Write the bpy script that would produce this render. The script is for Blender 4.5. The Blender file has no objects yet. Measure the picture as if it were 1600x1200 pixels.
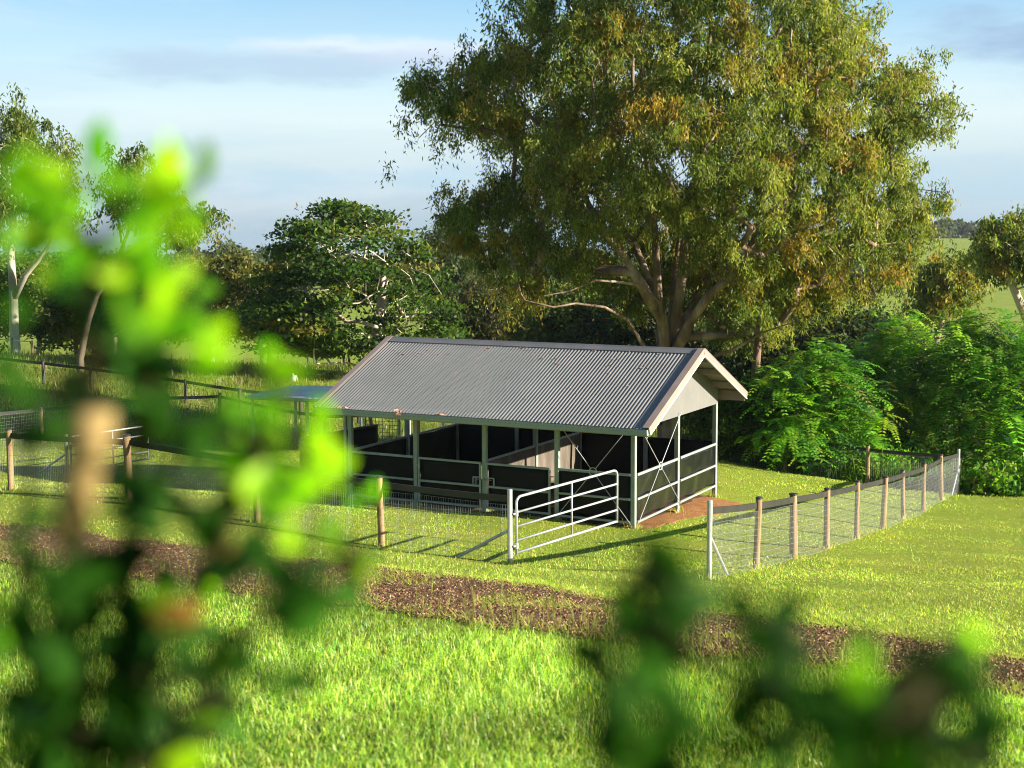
import bpy, math, random
import numpy as np
from math import radians, sin, cos, pi
rng = np.random.default_rng(7)
random.seed(7)
scene = bpy.context.scene

# ------------------------------------------------------------------ camera
F, PITCH, ROLL, V0 = 2252.28, 0.1021, -0.0042, -19.96      # in 1600 px units
cam_d = bpy.data.cameras.new('camera'); cam = bpy.data.objects.new('camera', cam_d)
scene.collection.objects.link(cam); scene.camera = cam
cam_d.sensor_width = 36; cam_d.lens = F / 1600 * 36
cam_d.shift_y = V0 / 1600
cam_d.clip_start = 0.05; cam_d.clip_end = 6000
cam.rotation_mode = 'XYZ'
from mathutils import Matrix
cam.matrix_world = Matrix.Rotation(pi / 2 - PITCH, 4, 'X') @ Matrix.Rotation(ROLL, 4, 'Z')
cam_d.dof.use_dof = True; cam_d.dof.focus_distance = 31.0; cam_d.dof.aperture_fstop = 2.8
cam_d.dof.aperture_blades = 0

# ------------------------------------------------------------------ sun, sky, exposure
SUN_TO = np.array([0.905, -0.315, 0.305]); SUN_TO /= np.linalg.norm(SUN_TO)
sun_d = bpy.data.lights.new('sun', 'SUN'); sun_d.energy = 5.0; sun_d.angle = radians(0.5)
sun_d.color = (1.0, 0.91, 0.76)
sun = bpy.data.objects.new('sun', sun_d); scene.collection.objects.link(sun)
from mathutils import Vector
sun.rotation_euler = Vector(SUN_TO).to_track_quat('Z', 'Y').to_euler()
sun.location = (60, -20, 30)
world = bpy.data.worlds.new('World'); scene.world = world; world.use_nodes = True
wt = world.node_tree; wt.nodes.clear()


def nd(t, kind, **kw):
    n = t.nodes.new(kind)
    for k, v in kw.items():
        if k in n.inputs: n.inputs[k].default_value = v
        else: setattr(n, k, v)
    return n


def lk(t, a, b): t.links.new(a, b)


wo = nd(wt, 'ShaderNodeOutputWorld'); bg = nd(wt, 'ShaderNodeBackground')
bg.inputs['Strength'].default_value = 0.05
sky = nd(wt, 'ShaderNodeTexSky', sky_type='NISHITA', sun_disc=False)
sky.sun_elevation = math.asin(SUN_TO[2]); sky.sun_rotation = math.atan2(SUN_TO[0], SUN_TO[1])
sky.air_density = 1.0; sky.dust_density = 1.2; sky.ozone_density = 1.5
tc = nd(wt, 'ShaderNodeTexCoord')


def cloud_noise(scale, sx, sz, lo, hi, seed):
    mp = nd(wt, 'ShaderNodeMapping'); mp.inputs['Scale'].default_value = (sx, sx, sz)
    mp.inputs['Location'].default_value = (seed, seed * 1.7, seed * .6)
    lk(wt, tc.outputs['Generated'], mp.inputs['Vector'])
    n = nd(wt, 'ShaderNodeTexNoise', Scale=scale, Detail=7.0, Roughness=0.55, Distortion=0.25)
    lk(wt, mp.outputs[0], n.inputs['Vector'])
    r = nd(wt, 'ShaderNodeMapRange', interpolation_type='SMOOTHSTEP')
    r.inputs['From Min'].default_value = lo; r.inputs['From Max'].default_value = hi
    lk(wt, n.outputs['Fac'], r.inputs['Value'])
    return r.outputs[0]


def wmix(fac, a, b):
    m = nd(wt, 'ShaderNodeMix', data_type='RGBA')
    if hasattr(fac, 'links'): lk(wt, fac, m.inputs['Factor'])
    else: m.inputs['Factor'].default_value = fac
    for s, v in ((m.inputs['A'], a), (m.inputs['B'], b)):
        if hasattr(v, 'links'): lk(wt, v, s)
        else: s.default_value = (*v, 1)
    return m.outputs['Result']


def wmath(op, a, b=0.0):
    m = nd(wt, 'ShaderNodeMath', operation=op)
    for s, v in ((m.inputs[0], a), (m.inputs[1], b)):
        if hasattr(v, 'links'): lk(wt, v, s)
        else: s.default_value = v
    return m.outputs[0]


# the clear sky, veiled by thin high cloud that is brightest a few degrees above the horizon
sx = nd(wt, 'ShaderNodeSeparateXYZ'); lk(wt, tc.outputs['Generated'], sx.inputs[0])
vr = nd(wt, 'ShaderNodeValToRGB'); lk(wt, sx.outputs['Z'], vr.inputs['Fac'])
_st = [(0.0, (3.4, 4.7, 5.8)), (0.03, (4.3, 5.7, 6.7)), (0.07, (6.1, 7.2, 7.6)), (0.10, (5.0, 6.8, 7.7)), (0.15, (2.7, 5.1, 7.3)), (0.25, (1.9, 3.3, 5.6)), (0.45, (0.8, 1.6, 3.4)), (1.0, (0.35, 0.8, 2.0))]
_e = vr.color_ramp.elements
_e[0].position, _e[0].color = 0.0, (*_st[0][1], 1); _e[1].position, _e[1].color = 1.0, (*_st[-1][1], 1)
for _p, _c in _st[1:-1]:
    _q = _e.new(_p); _q.color = (*_c, 1)
col = wmix(0.72, sky.outputs['Color'], vr.outputs['Color'])
low = nd(wt, 'ShaderNodeMapRange', interpolation_type='SMOOTHSTEP'); lk(wt, sx.outputs['Z'], low.inputs['Value'])
low.inputs['From Min'].default_value = 0.5; low.inputs['From Max'].default_value = 0.2
bank = wmath('MULTIPLY', wmath('MULTIPLY', cloud_noise(1.7, 1.2, 9.0, 0.48, 0.70, 8.2), 0.5), low.outputs[0])
col = wmix(bank, col, (3.4, 4.8, 5.9))
tops = wmath('MULTIPLY', wmath('MULTIPLY', cloud_noise(2.6, 1.2, 7.0, 0.52, 0.75, 1.3), 0.5), low.outputs[0])
col = wmix(tops, col, (6.5, 6.8, 7.1))
# a few distinct low banks, each a soft ellipsoid of noise-frayed cloud at its own bearing and height
nz = nd(wt, 'ShaderNodeTexNoise', Scale=9.0, Detail=8.0, Roughness=0.6)
mpz = nd(wt, 'ShaderNodeMapping'); mpz.inputs['Scale'].default_value = (1.6, 1.6, 7.0)
lk(wt, tc.outputs['Generated'], mpz.inputs['Vector']); lk(wt, mpz.outputs[0], nz.inputs['Vector'])


def cloud_bank(bx, bz, rx, rz, amt, tint, soft=0.75):
    global col
    ax = wmath('DIVIDE', wmath('SUBTRACT', sx.outputs['X'], bx), rx)
    az = wmath('DIVIDE', wmath('SUBTRACT', sx.outputs['Z'], bz), rz)
    r2 = wmath('ADD', wmath('MULTIPLY', ax, ax), wmath('MULTIPLY', az, az))
    v = wmath('ADD', wmath('SUBTRACT', 1.0, r2), wmath('MULTIPLY', wmath('SUBTRACT', nz.outputs['Fac'], 0.5), 2.6))
    r = nd(wt, 'ShaderNodeMapRange', interpolation_type='SMOOTHSTEP')
    r.inputs['From Min'].default_value = 0.0; r.inputs['From Max'].default_value = soft
    lk(wt, v, r.inputs['Value'])
    front = wmath('GREATER_THAN', sx.outputs['Y'], 0.0)
    col = wmix(wmath('MULTIPLY', wmath('MULTIPLY', r.outputs[0], front), amt), col, tint)


cloud_bank(-0.11, 0.118, 0.13, 0.010, 0.6, (6.6, 6.8, 7.2), 1.2)
cloud_bank(-0.17, 0.106, 0.16, 0.016, 0.9, (3.6, 4.8, 5.9), 1.1)
cloud_bank(-0.04, 0.113, 0.08, 0.010, 0.5, (4.6, 5.1, 6.2), 1.2)
cloud_bank(0.40, 0.120, 0.17, 0.034, 0.85, (2.5, 3.6, 5.1), 1.3)
cloud_bank(0.36, 0.028, 0.24, 0.022, 0.6, (3.3, 4.8, 5.9), 1.3)
cloud_bank(-0.06, 0.030, 0.30, 0.016, 0.6, (3.4, 4.9, 6.0), 1.3)
lk(wt, col, bg.inputs['Color']); lk(wt, bg.outputs[0], wo.inputs['Surface'])

scene.view_settings.view_transform = 'Standard'; scene.view_settings.look = 'None'
scene.view_settings.exposure = 1.6; scene.view_settings.gamma = 1; scene.view_settings.use_curve_mapping = False
cy = scene.cycles
cy.filter_width = 1.0; cy.max_bounces = 6; cy.diffuse_bounces = 3; cy.glossy_bounces = 2; cy.transmission_bounces = 4
cy.transparent_max_bounces = 4; cy.volume_bounces = 0; cy.caustics_reflective = False; cy.caustics_refractive = False


# ------------------------------------------------------------------ pixel <-> world helpers
def ray(px, py):
    a = px - 800; b = py - 600 - V0
    c, s = cos(ROLL), sin(ROLL)
    u = c * a + s * b; w = -s * a + c * b
    x = u / F; v = -w / F
    return np.array([x, cos(PITCH) + v * sin(PITCH), -sin(PITCH) + v * cos(PITCH)])


def at(px, py, Y):
    r = ray(px, py); return r * (Y / r[1])


# ------------------------------------------------------------------ terrain height
_cp = [(800, 1300, 6.0), (100, 1230, 7.2), (1500, 1230, 7.0), (700, 968, 15), (300, 928, 17), (1100, 1012, 13.6), (1500, 1078, 11.8),
       (0, 885, 20.5), (560, 882, 20.5), (850, 919, 19.2), (1000, 945, 18.3), (1200, 968, 17), (1400, 995, 16), (1600, 1035, 14.3),
       (0, 815, 27), (250, 846, 24), (1108, 905, 23.4), (1183, 891, 24.9), (1294, 860, 29.6), (1382, 829, 33.6), (1445, 806, 37.6), (1498, 778, 40.7),
       (797, 880, 24.8), (710, 876, 24.9), (595, 855, 26.05), (400, 816, 27.4), (200, 775, 28.9), (15, 762, 30.4),
       (991, 826, 31.2), (1117, 774, 35.7), (543, 785, 34.7), (760, 800, 33.0), (1357, 752, 41.9), (1226, 742, 43.1),
       (582, 693, 50), (430, 706, 51.9), (344, 668, 53.1), (393, 706, 47), (110, 743, 40), (68, 600, 65), (375, 645, 61), (215, 618, 63),
       (25, 553, 85), (575, 592, 78), (220, 560, 95), (1045, 705, 46), (1400, 770, 44), (1600, 776, 41), (1600, 930, 21), (1600, 700, 60),
       (1200, 640, 80), (800, 590, 90), (-300, 545, 90), (-300, 800, 29), (1900, 760, 42), (1900, 560, 100)]
CP = [at(*c) for c in _cp]
CP += [np.array(p, float) for p in [(0, 0, -1.62), (0, -15, 0.3), (-12, 2, -1.7), (12, 2, -2.3), (-12, -12, 0.2), (12, -12, -0.3), (0, 3, -2.1)]]
CP = np.array(CP)


def _tps(r2): return 0.5 * r2 * np.log(r2 + 1e-9)


_n = len(CP)
_K = _tps(((CP[:, None, :2] - CP[None, :, :2]) ** 2).sum(-1)) + np.eye(_n) * 6.0
_P = np.c_[np.ones(_n), CP[:, :2]]
_sol = np.linalg.solve(np.block([[_K, _P], [_P.T, np.zeros((3, 3))]]), np.r_[CP[:, 2], 0, 0, 0])
_w, _a = _sol[:_n], _sol[_n:]


def sstep(a, b, x):
    t = np.clip((x - a) / (b - a), 0, 1); return t * t * (3 - 2 * t)


def far_h(x, y):
    r = np.hypot(x, y)
    u = x / np.maximum(y, 1.0)
    base = -12.5 - 1.5 * sstep(100, 250, r)
    hill = 4.6 * sstep(230, 780, r) * sstep(0.12, 0.3, u) + 3.0 * sstep(300, 1200, r)
    hill = hill - 48 * sstep(380, 1000, r) * (1 - sstep(0.04, 0.2, u))
    return base + hill + 0.8 * np.sin(x / 90.) * np.cos(y / 130.) * sstep(150, 400, r)


def gh(x, y):
    x = np.asarray(x, float); y = np.asarray(y, float)
    sh = x.shape; xf = x.ravel(); yf = y.ravel()
    out = np.empty(len(xf))
    for i in range(0, len(xf), 50000):
        X = xf[i:i + 50000]; Y = yf[i:i + 50000]
        xc = np.clip(X, -60, 60); yc = np.clip(Y, -20, 110)
        r2 = (xc[:, None] - CP[None, :, 0]) ** 2 + (yc[:, None] - CP[None, :, 1]) ** 2
        z = _tps(r2) @ _w + _a[0] + _a[1] * xc + _a[2] * yc
        t = sstep(85, 135, np.hypot(X, Y))
        back = sstep(-15, -40, Y)
        z = z * (1 - t) + far_h(X, Y) * t
        out[i:i + 50000] = z * (1 - back) + back * 0.5
    bump = 0.03 * np.sin(xf * 1.3 + 0.7 * yf) * np.sin(yf * 1.1 - 0.5 * xf) * sstep(6, 14, np.hypot(xf, yf))
    return (out + bump).reshape(sh)


def g1(x, y): return float(gh(np.array([x]), np.array([y]))[0])


def hit(px, py):
    r = ray(px, py)
    t = np.geomspace(2, 900, 3000)
    z = gh(r[0] * t, r[1] * t)
    below = np.nonzero(r[2] * t < z)[0]
    k = below[0] if len(below) else len(t) - 1
    return r * t[k]


# ------------------------------------------------------------------ materials
def newmat(name):
    m = bpy.data.materials.new(name); m.use_nodes = True
    t = m.node_tree; t.nodes.clear()
    return m, t, nd(t, 'ShaderNodeOutputMaterial')


def noise_ramp(t, scale, stops, detail=5, rough=0.6, coord='Object', stretch=None, dist=0.0):
    tcn = nd(t, 'ShaderNodeTexCoord'); src = tcn.outputs[coord]
    if coord == 'World':
        pass
    if stretch:
        mp = nd(t, 'ShaderNodeMapping'); mp.inputs['Scale'].default_value = stretch
        lk(t, src, mp.inputs['Vector']); src = mp.outputs[0]
    n = nd(t, 'ShaderNodeTexNoise', Scale=scale, Detail=float(detail), Roughness=rough, Distortion=dist)
    lk(t, src, n.inputs['Vector'])
    r = nd(t, 'ShaderNodeValToRGB'); e = r.color_ramp.elements
    e[0].position, e[0].color = stops[0][0], (*stops[0][1], 1)
    e[1].position, e[1].color = stops[-1][0], (*stops[-1][1], 1)
    for p, c in stops[1:-1]:
        q = e.new(p); q.color = (*c, 1)
    lk(t, n.outputs['Fac'], r.inputs['Fac'])
    return r.outputs['Color'], n.outputs['Fac']


def simple(name, stops, scale=4, rough=0.6, metal=0.0, bump=0.0, stretch=None, detail=5, spec=0.5, bscale=None):
    m, t, o = newmat(name)
    p = nd(t, 'ShaderNodeBsdfPrincipled'); p.inputs['Roughness'].default_value = rough; p.inputs['Metallic'].default_value = metal
    p.inputs['Specular IOR Level'].default_value = spec
    c, f = noise_ramp(t, scale, stops, detail, stretch=stretch)
    lk(t, c, p.inputs['Base Color'])
    if bump:
        if bscale:
            _, f = noise_ramp(t, bscale, stops, 3, stretch=stretch)
        b = nd(t, 'ShaderNodeBump', Strength=bump, Distance=0.02); lk(t, f, b.inputs['Height']); lk(t, b.outputs[0], p.inputs['Normal'])
    lk(t, p.outputs[0], o.inputs['Surface'])
    return m


def leafmat(name, trans=0.35, rough=0.45, spec=0.35, tt=(1.25, 1.3, 0.55)):
    m, t, o = newmat(name)
    a = nd(t, 'ShaderNodeAttribute', attribute_name='Col')
    p = nd(t, 'ShaderNodeBsdfPrincipled'); p.inputs['Roughness'].default_value = rough; p.inputs['Specular IOR Level'].default_value = spec
    lk(t, a.outputs['Color'], p.inputs['Base Color'])
    tr = nd(t, 'ShaderNodeBsdfTranslucent')
    mx = nd(t, 'ShaderNodeMix', data_type='RGBA', blend_type='MULTIPLY'); mx.inputs['Factor'].default_value = 1
    lk(t, a.outputs['Color'], mx.inputs['A']); mx.inputs['B'].default_value = (*[min(v * 1.5, 3) for v in tt], 1)
    lk(t, mx.outputs['Result'], tr.inputs['Color'])
    ms = nd(t, 'ShaderNodeMixShader'); ms.inputs[0].default_value = trans
    lk(t, p.outputs[0], ms.inputs[1]); lk(t, tr.outputs[0], ms.inputs[2]); lk(t, ms.outputs[0], o.inputs['Surface'])
    return m


M = {}
M['leaf'] = leafmat('leaf_surface', 0.42, 0.5, 0.2)
M['grass'] = leafmat('grass_blade', 0.45, 0.4, 0.4)
M['shrub_shade'] = leafmat('shaded_shrub_leaf', 0.28, 0.55, 0.06, (1.2, 1.4, 0.35))  # dark copy of the shrub leaf, with shade put into its colour
M['shrub'] = leafmat('shrub_leaf', 0.5, 0.42, 0.22, (1.35, 1.5, 0.35))
M['chip'] = leafmat('bark_chip', 0.0, 0.8, 0.15)
M['bark_brown'] = simple('bark_brown', [(0.3, (0.05, 0.03, 0.02)), (0.5, (0.16, 0.095, 0.06)), (0.7, (0.33, 0.24, 0.17))], 2.2, 0.9, bump=0.6, stretch=(1, 1, .25))
M['bark_pale'] = simple('bark_pale', [(0.3, (0.24, 0.17, 0.12)), (0.5, (0.5, 0.42, 0.33)), (0.7, (0.68, 0.6, 0.5))], 1.2, 0.8, bump=0.3, stretch=(1, 1, .3))
M['bark_white'] = simple('bark_white', [(0.3, (0.22, 0.16, 0.11)), (0.48, (0.46, 0.41, 0.33)), (0.7, (0.6, 0.56, 0.48))], 0.8, 0.75, bump=0.2, stretch=(1, 1, .4))
M['bark_tan'] = simple('bark_tan', [(0.3, (0.12, 0.085, 0.06)), (0.5, (0.26, 0.2, 0.14)), (0.7, (0.38, 0.31, 0.23))], 1.2, 0.8, bump=0.3, stretch=(1, 1, .3))
M['bark_gum'] = simple('bark_gum', [(0.3, (0.055, 0.034, 0.022)), (0.5, (0.17, 0.11, 0.075)), (0.7, (0.40, 0.31, 0.23))], 1.6, 0.85, bump=0.5, stretch=(1, 1, .25))
M['bark_dark'] = simple('bark_dark', [(0.3, (0.035, 0.025, 0.02)), (0.7, (0.15, 0.11, 0.08))], 2, 0.9, bump=0.5, stretch=(1, 1, .3))
M['roof'] = None
def roof_material():
    m, t, o = newmat('roof_sheet')
    p = nd(t, 'ShaderNodeBsdfPrincipled'); p.inputs['Roughness'].default_value = 0.5; p.inputs['Specular IOR Level'].default_value = 0.3
    c, _ = noise_ramp(t, 1.1, [(0.3, (0.185, 0.185, 0.175)), (0.55, (0.22, 0.218, 0.203)), (0.75, (0.26, 0.248, 0.225))], 9, 0.7)
    _, f = noise_ramp(t, 2.3, [(0, (0, 0, 0)), (1, (1, 1, 1))], 8, 0.72, dist=0.6)
    r = nd(t, 'ShaderNodeMapRange'); r.inputs['From Min'].default_value = 0.60; r.inputs['From Max'].default_value = 0.76; r.inputs['To Max'].default_value = 0.6
    lk(t, f, r.inputs['Value'])
    mx = nd(t, 'ShaderNodeMix', data_type='RGBA'); lk(t, r.outputs[0], mx.inputs['Factor']); lk(t, c, mx.inputs['A']); mx.inputs['B'].default_value = (0.20, 0.12, 0.085, 1)
    lk(t, mx.outputs['Result'], p.inputs['Base Color']); lk(t, p.outputs[0], o.inputs['Surface'])
    return m
M['roof'] = roof_material()
M['ridge'] = simple('ridge_metal', [(0.3, (0.13, 0.128, 0.13)), (0.7, (0.18, 0.175, 0.175))], 2, 0.45)
M['barge'] = simple('barge_metal', [(0.3, (0.24, 0.18, 0.155)), (0.7, (0.28, 0.22, 0.19))], 2, 0.5)
M['white'] = simple('white_trim', [(0.3, (0.7, 0.68, 0.64)), (0.7, (0.8, 0.78, 0.74))], 2, 0.5)
M['gutter'] = simple('gutter_metal', [(0.3, (0.22, 0.27, 0.245)), (0.7, (0.27, 0.32, 0.285))], 3, 0.45)
M['gable'] = simple('gable_cladding', [(0.3, (0.15, 0.147, 0.138)), (0.7, (0.172, 0.168, 0.158))], 2, 0.5)
M['post'] = simple('painted_steel', [(0.3, (0.20, 0.235, 0.215)), (0.6, (0.27, 0.305, 0.28)), (0.8, (0.34, 0.36, 0.33))], 4, 0.45)
M['galv'] = simple('galvanised_steel', [(0.3, (0.34, 0.355, 0.37)), (0.6, (0.45, 0.46, 0.47)), (0.8, (0.54, 0.54, 0.54))], 9, 0.42, metal=0.35)
M['wire'] = simple('fence_wire', [(0.3, (0.27, 0.285, 0.29)), (0.7, (0.35, 0.36, 0.36))], 9, 0.45, metal=0.3)
M['rubber'] = simple('black_rubber', [(0.3, (0.005, 0.0055, 0.006)), (0.55, (0.008, 0.008, 0.0085)), (0.75, (0.014, 0.012, 0.011))], 1.6, 0.2, bump=0.35, spec=0.6, bscale=2.2)
M['rubber_matte'] = simple('black_rubber_matte', [(0.3, (0.004, 0.0045, 0.005)), (0.55, (0.006, 0.006, 0.0065)), (0.75, (0.012, 0.010, 0.009))], 1.6, 0.5, bump=0.5, spec=0.12, bscale=2.2)
M['railband'] = simple('black_rail_band', [(0.3, (0.012, 0.011, 0.011)), (0.7, (0.03, 0.027, 0.025))], 3, 0.5)
M['ply'] = simple('weathered_ply', [(0.28, (0.05, 0.037, 0.03)), (0.45, (0.085, 0.068, 0.05)), (0.6, (0.125, 0.10, 0.073)), (0.8, (0.20, 0.165, 0.122))], 2.4, 0.8, bump=0.2, detail=9, stretch=(1.6, 1.6, .45))
M['pine'] = simple('treated_pine', [(0.28, (0.10, 0.06, 0.028)), (0.45, (0.25, 0.155, 0.065)), (0.75, (0.36, 0.24, 0.115))], 5, 0.75, bump=0.35, stretch=(3, 3, .35), detail=7)
M['darkwood'] = simple('dark_timber', [(0.3, (0.03, 0.024, 0.02)), (0.7, (0.075, 0.06, 0.048))], 5, 0.8, stretch=(2, 2, .4))
M['cap'] = simple('post_cap', [(0.3, (0.02, 0.022, 0.028)), (0.7, (0.035, 0.037, 0.042))], 4, 0.35)
M['bluesheet'] = simple('shelter_sheet', [(0.3, (0.30, 0.36, 0.42)), (0.7, (0.38, 0.44, 0.50))], 2, 0.35, metal=0.2)
M['purlin'] = simple('purlin_metal', [(0.3, (0.16, 0.12, 0.09)), (0.7, (0.25, 0.2, 0.16))], 3, 0.6)
M['rust'] = simple('rusty_steel', [(0.3, (0.16, 0.06, 0.03)), (0.7, (0.42, 0.2, 0.12))], 20, 0.8)
M['litter'] = simple('dry_leaf_litter', [(0.3, (0.3, 0.13, 0.08)), (0.7, (0.55, 0.34, 0.24))], 40, 0.8)
M['stem'] = simple('shrub_stem', [(0.3, (0.012, 0.016, 0.005)), (0.7, (0.03, 0.028, 0.011))], 12, 0.9, spec=0.05)
M['stem_tan'] = simple('shrub_stem_tan', [(0.3, (0.19, 0.125, 0.04)), (0.7, (0.31, 0.22, 0.07))], 12, 0.8)
M['whitepaint'] = simple('white_paint', [(0.3, (0.74, 0.74, 0.72)), (0.7, (0.82, 0.82, 0.8))], 6, 0.5)
M['tag'] = simple('blue_tag', [(0.3, (0.05, 0.3, 0.42)), (0.7, (0.08, 0.42, 0.55))], 6, 0.5)


def ground_material():
    m, t, o = newmat('pasture_ground')
    p = nd(t, 'ShaderNodeBsdfPrincipled'); p.inputs['Roughness'].default_value = 0.85; p.inputs['Specular IOR Level'].default_value = 0.2
    big, _ = noise_ramp(t, 0.35, [(0.32, (0.16, 0.25, 0.018)), (0.5, (0.25, 0.31, 0.025)), (0.66, (0.35, 0.34, 0.055)), (0.8, (0.42, 0.33, 0.10))], 6)
    small, _ = noise_ramp(t, 5.5, [(0.3, (0.09, 0.15, 0.012)), (0.5, (0.20, 0.27, 0.025)), (0.68, (0.30, 0.31, 0.045)), (0.82, (0.38, 0.30, 0.09))], 8, 0.7)
    mx = nd(t, 'ShaderNodeMix', data_type='RGBA'); mx.inputs['Factor'].default_value = 0.6
    lk(t, big, mx.inputs['A']); lk(t, small, mx.inputs['B'])
    lk(t, mx.outputs['Result'], p.inputs['Base Color'])
    _, f = noise_ramp(t, 16, [(0, (0, 0, 0)), (1, (1, 1, 1))], 6, 0.7)
    b = nd(t, 'ShaderNodeBump', Strength=0.9, Distance=0.06); lk(t, f, b.inputs['Height']); lk(t, b.outputs[0], p.inputs['Normal'])
    lk(t, p.outputs[0], o.inputs['Surface'])
    return m


def soil_material(name, stops, scale, bump=1.0, dist=0.05, bs=14):
    m, t, o = newmat(name)
    p = nd(t, 'ShaderNodeBsdfPrincipled'); p.inputs['Roughness'].default_value = 0.95; p.inputs['Specular IOR Level'].default_value = 0.1
    c, _ = noise_ramp(t, scale, stops, 9, 0.75)
    lk(t, c, p.inputs['Base Color'])
    _, f = noise_ramp(t, bs, [(0, (0, 0, 0)), (1, (1, 1, 1))], 7, 0.75)
    b = nd(t, 'ShaderNodeBump', Strength=bump, Distance=dist); lk(t, f, b.inputs['Height']); lk(t, b.outputs[0], p.inputs['Normal'])
    lk(t, p.outputs[0], o.inputs['Surface'])
    return m


M['ground'] = ground_material()
M['track'] = soil_material('mulch_track', [(0.25, (0.05, 0.022, 0.012)), (0.45, (0.135, 0.082, 0.046)), (0.62, (0.22, 0.143, 0.085)), (0.8, (0.33, 0.235, 0.15))], 7)
M['orange_dirt'] = soil_material('orange_dirt', [(0.25, (0.20, 0.085, 0.03)), (0.5, (0.34, 0.16, 0.065)), (0.75, (0.44, 0.25, 0.12))], 4)
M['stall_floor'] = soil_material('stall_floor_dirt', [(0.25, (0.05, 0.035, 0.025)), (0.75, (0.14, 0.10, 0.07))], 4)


# ------------------------------------------------------------------ object helpers
def link(o, parent=None):
    scene.collection.objects.link(o)
    if parent is not None: o.parent = parent
    return o


def tag(o, label=None, cat=None, group=None, kind=None):
    if label: o['label'] = label
    if cat: o['category'] = cat
    if group: o['group'] = group
    if kind: o['kind'] = kind
    return o


def thing(name, label, cat, loc, group=None):
    o = bpy.data.objects.new(name, None); o.location = tuple(map(float, loc)); o.empty_display_size = 0.3
    link(o); return tag(o, label, cat, group)


def quads_mesh(name, Q, C, mat, parent=None):
    """Q (n,4,3) world-space quads with one colour each -> one mesh object"""
    Q = np.asarray(Q, np.float32); n = len(Q); k = Q.shape[1]
    off = np.array(parent.location, np.float32) if parent is not None else np.zeros(3, np.float32)
    me = bpy.data.meshes.new(name)
    me.vertices.add(n * k); me.vertices.foreach_set('co', (Q.reshape(-1, 3) - off).ravel())
    me.loops.add(n * k); me.loops.foreach_set('vertex_index', np.arange(n * k, dtype=np.int32))
    me.polygons.add(n); me.polygons.foreach_set('loop_start', np.arange(0, n * k, k, dtype=np.int32))
    me.update(calc_edges=True)
    a = me.color_attributes.new('Col', 'FLOAT_COLOR', 'POINT')
    cc = np.ones((n, k, 4), np.float32); cc[:, :, :3] = np.asarray(C, np.float32)[:, None, :]
    a.data.foreach_set('color', cc.ravel())
    me.materials.append(mat)
    return link(bpy.data.objects.new(name, me), parent)


class MB:
    """collects shapes in world space, builds ONE mesh object"""
    def __init__(s): s.v = []; s.f = []; s.smooth = False

    def add(s, vs, fs):
        o = len(s.v); s.v += [tuple(map(float, v)) for v in vs]; s.f += [tuple(i + o for i in f) for f in fs]

    def bar(s, a, b, w, h=None, up=(0, 0, 1), bev=0.0):
        """rectangular bar from a to b; w across, h along 'up'"""
        h = h or w
        a = np.array(a, float); b = np.array(b, float); d = b - a; d /= np.linalg.norm(d)
        up = np.array(up, float)
        if abs(d @ up) > .95: up = np.array([D1[0], D1[1], 0.0])
        sd = np.cross(d, up); sd /= np.linalg.norm(sd); u = np.cross(sd, d)
        c = min(w, h) * 0.14 if bev == 0.0 else bev
        prof = [(-w / 2 + c, -h / 2), (w / 2 - c, -h / 2), (w / 2, -h / 2 + c), (w / 2, h / 2 - c), (w / 2 - c, h / 2), (-w / 2 + c, h / 2), (-w / 2, h / 2 - c), (-w / 2, -h / 2 + c)]
        vs = [p + sd * x + u * y for p in (a, b) for x, y in prof]
        n = 8
        s.add(vs, [(i, (i + 1) % n, (i + 1) % n + n, i + n) for i in range(n)] + [tuple(range(n))[::-1], tuple(range(n, 2 * n))])

    def tube(s, pts, r, n=8, caps=True):
        pts = [np.array(p, float) for p in pts]; m = len(pts)
        rs = r if hasattr(r, '__len__') else [r] * m
        vs = []; ref = None
        for i, p in enumerate(pts):
            d = pts[min(i + 1, m - 1)] - pts[max(i - 1, 0)]; d /= np.linalg.norm(d) + 1e-9
            if ref is None:
                ref = np.cross(d, (0.3, 0.9, 0.1) if abs(d[1]) < .8 else (1, 0, 0.2))
            ref = ref - d * (ref @ d); ref /= np.linalg.norm(ref) + 1e-9
            e = np.cross(d, ref)
            vs += [p + rs[i] * (cos(2 * pi * k / n) * ref + sin(2 * pi * k / n) * e) for k in range(n)]
        fs = [(i * n + k, i * n + (k + 1) % n, (i + 1) * n + (k + 1) % n, (i + 1) * n + k) for i in range(m - 1) for k in range(n)]
        if caps: fs += [tuple(range(n))[::-1], tuple(range((m - 1) * n, m * n))]
        s.add(vs, fs)

    def sheet(s, grid, thick=None):
        """grid of points [rows][cols]; with thick: closed slab along given vector"""
        R, Cc = len(grid), len(grid[0])
        vs = [p for row in grid for p in row]
        fs = [(i * Cc + j, i * Cc + j + 1, (i + 1) * Cc + j + 1, (i + 1) * Cc + j) for i in range(R - 1) for j in range(Cc - 1)]
        if thick is not None:
            t = np.array(thick, float); N = R * Cc
            vs = vs + [np.array(p) + t for p in vs]
            fs = fs + [tuple(i + N for i in f)[::-1] for f in fs]
            rim = [j for j in range(Cc)] + [i * Cc + Cc - 1 for i in range(1, R)] + [(R - 1) * Cc + j for j in range(Cc - 2, -1, -1)] + [i * Cc for i in range(R - 2, 0, -1)]
            fs += [(rim[k], rim[k] + N, rim[(k + 1) % len(rim)] + N, rim[(k + 1) % len(rim)]) for k in range(len(rim))]
        s.add(vs, fs)

    def build(s, name, mat, parent=None, smooth=False):
        off = np.array(parent.matrix_world.translation if parent is None else parent_loc(parent)) if parent is not None else np.zeros(3)
        me = bpy.data.meshes.new(name)
        me.from_pydata([(v[0] - off[0], v[1] - off[1], v[2] - off[2]) for v in s.v], [], s.f)
        me.update()
        if smooth: me.polygons.foreach_set('use_smooth', [True] * len(me.polygons))
        me.materials.append(mat)
        return link(bpy.data.objects.new(name, me), parent)


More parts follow.
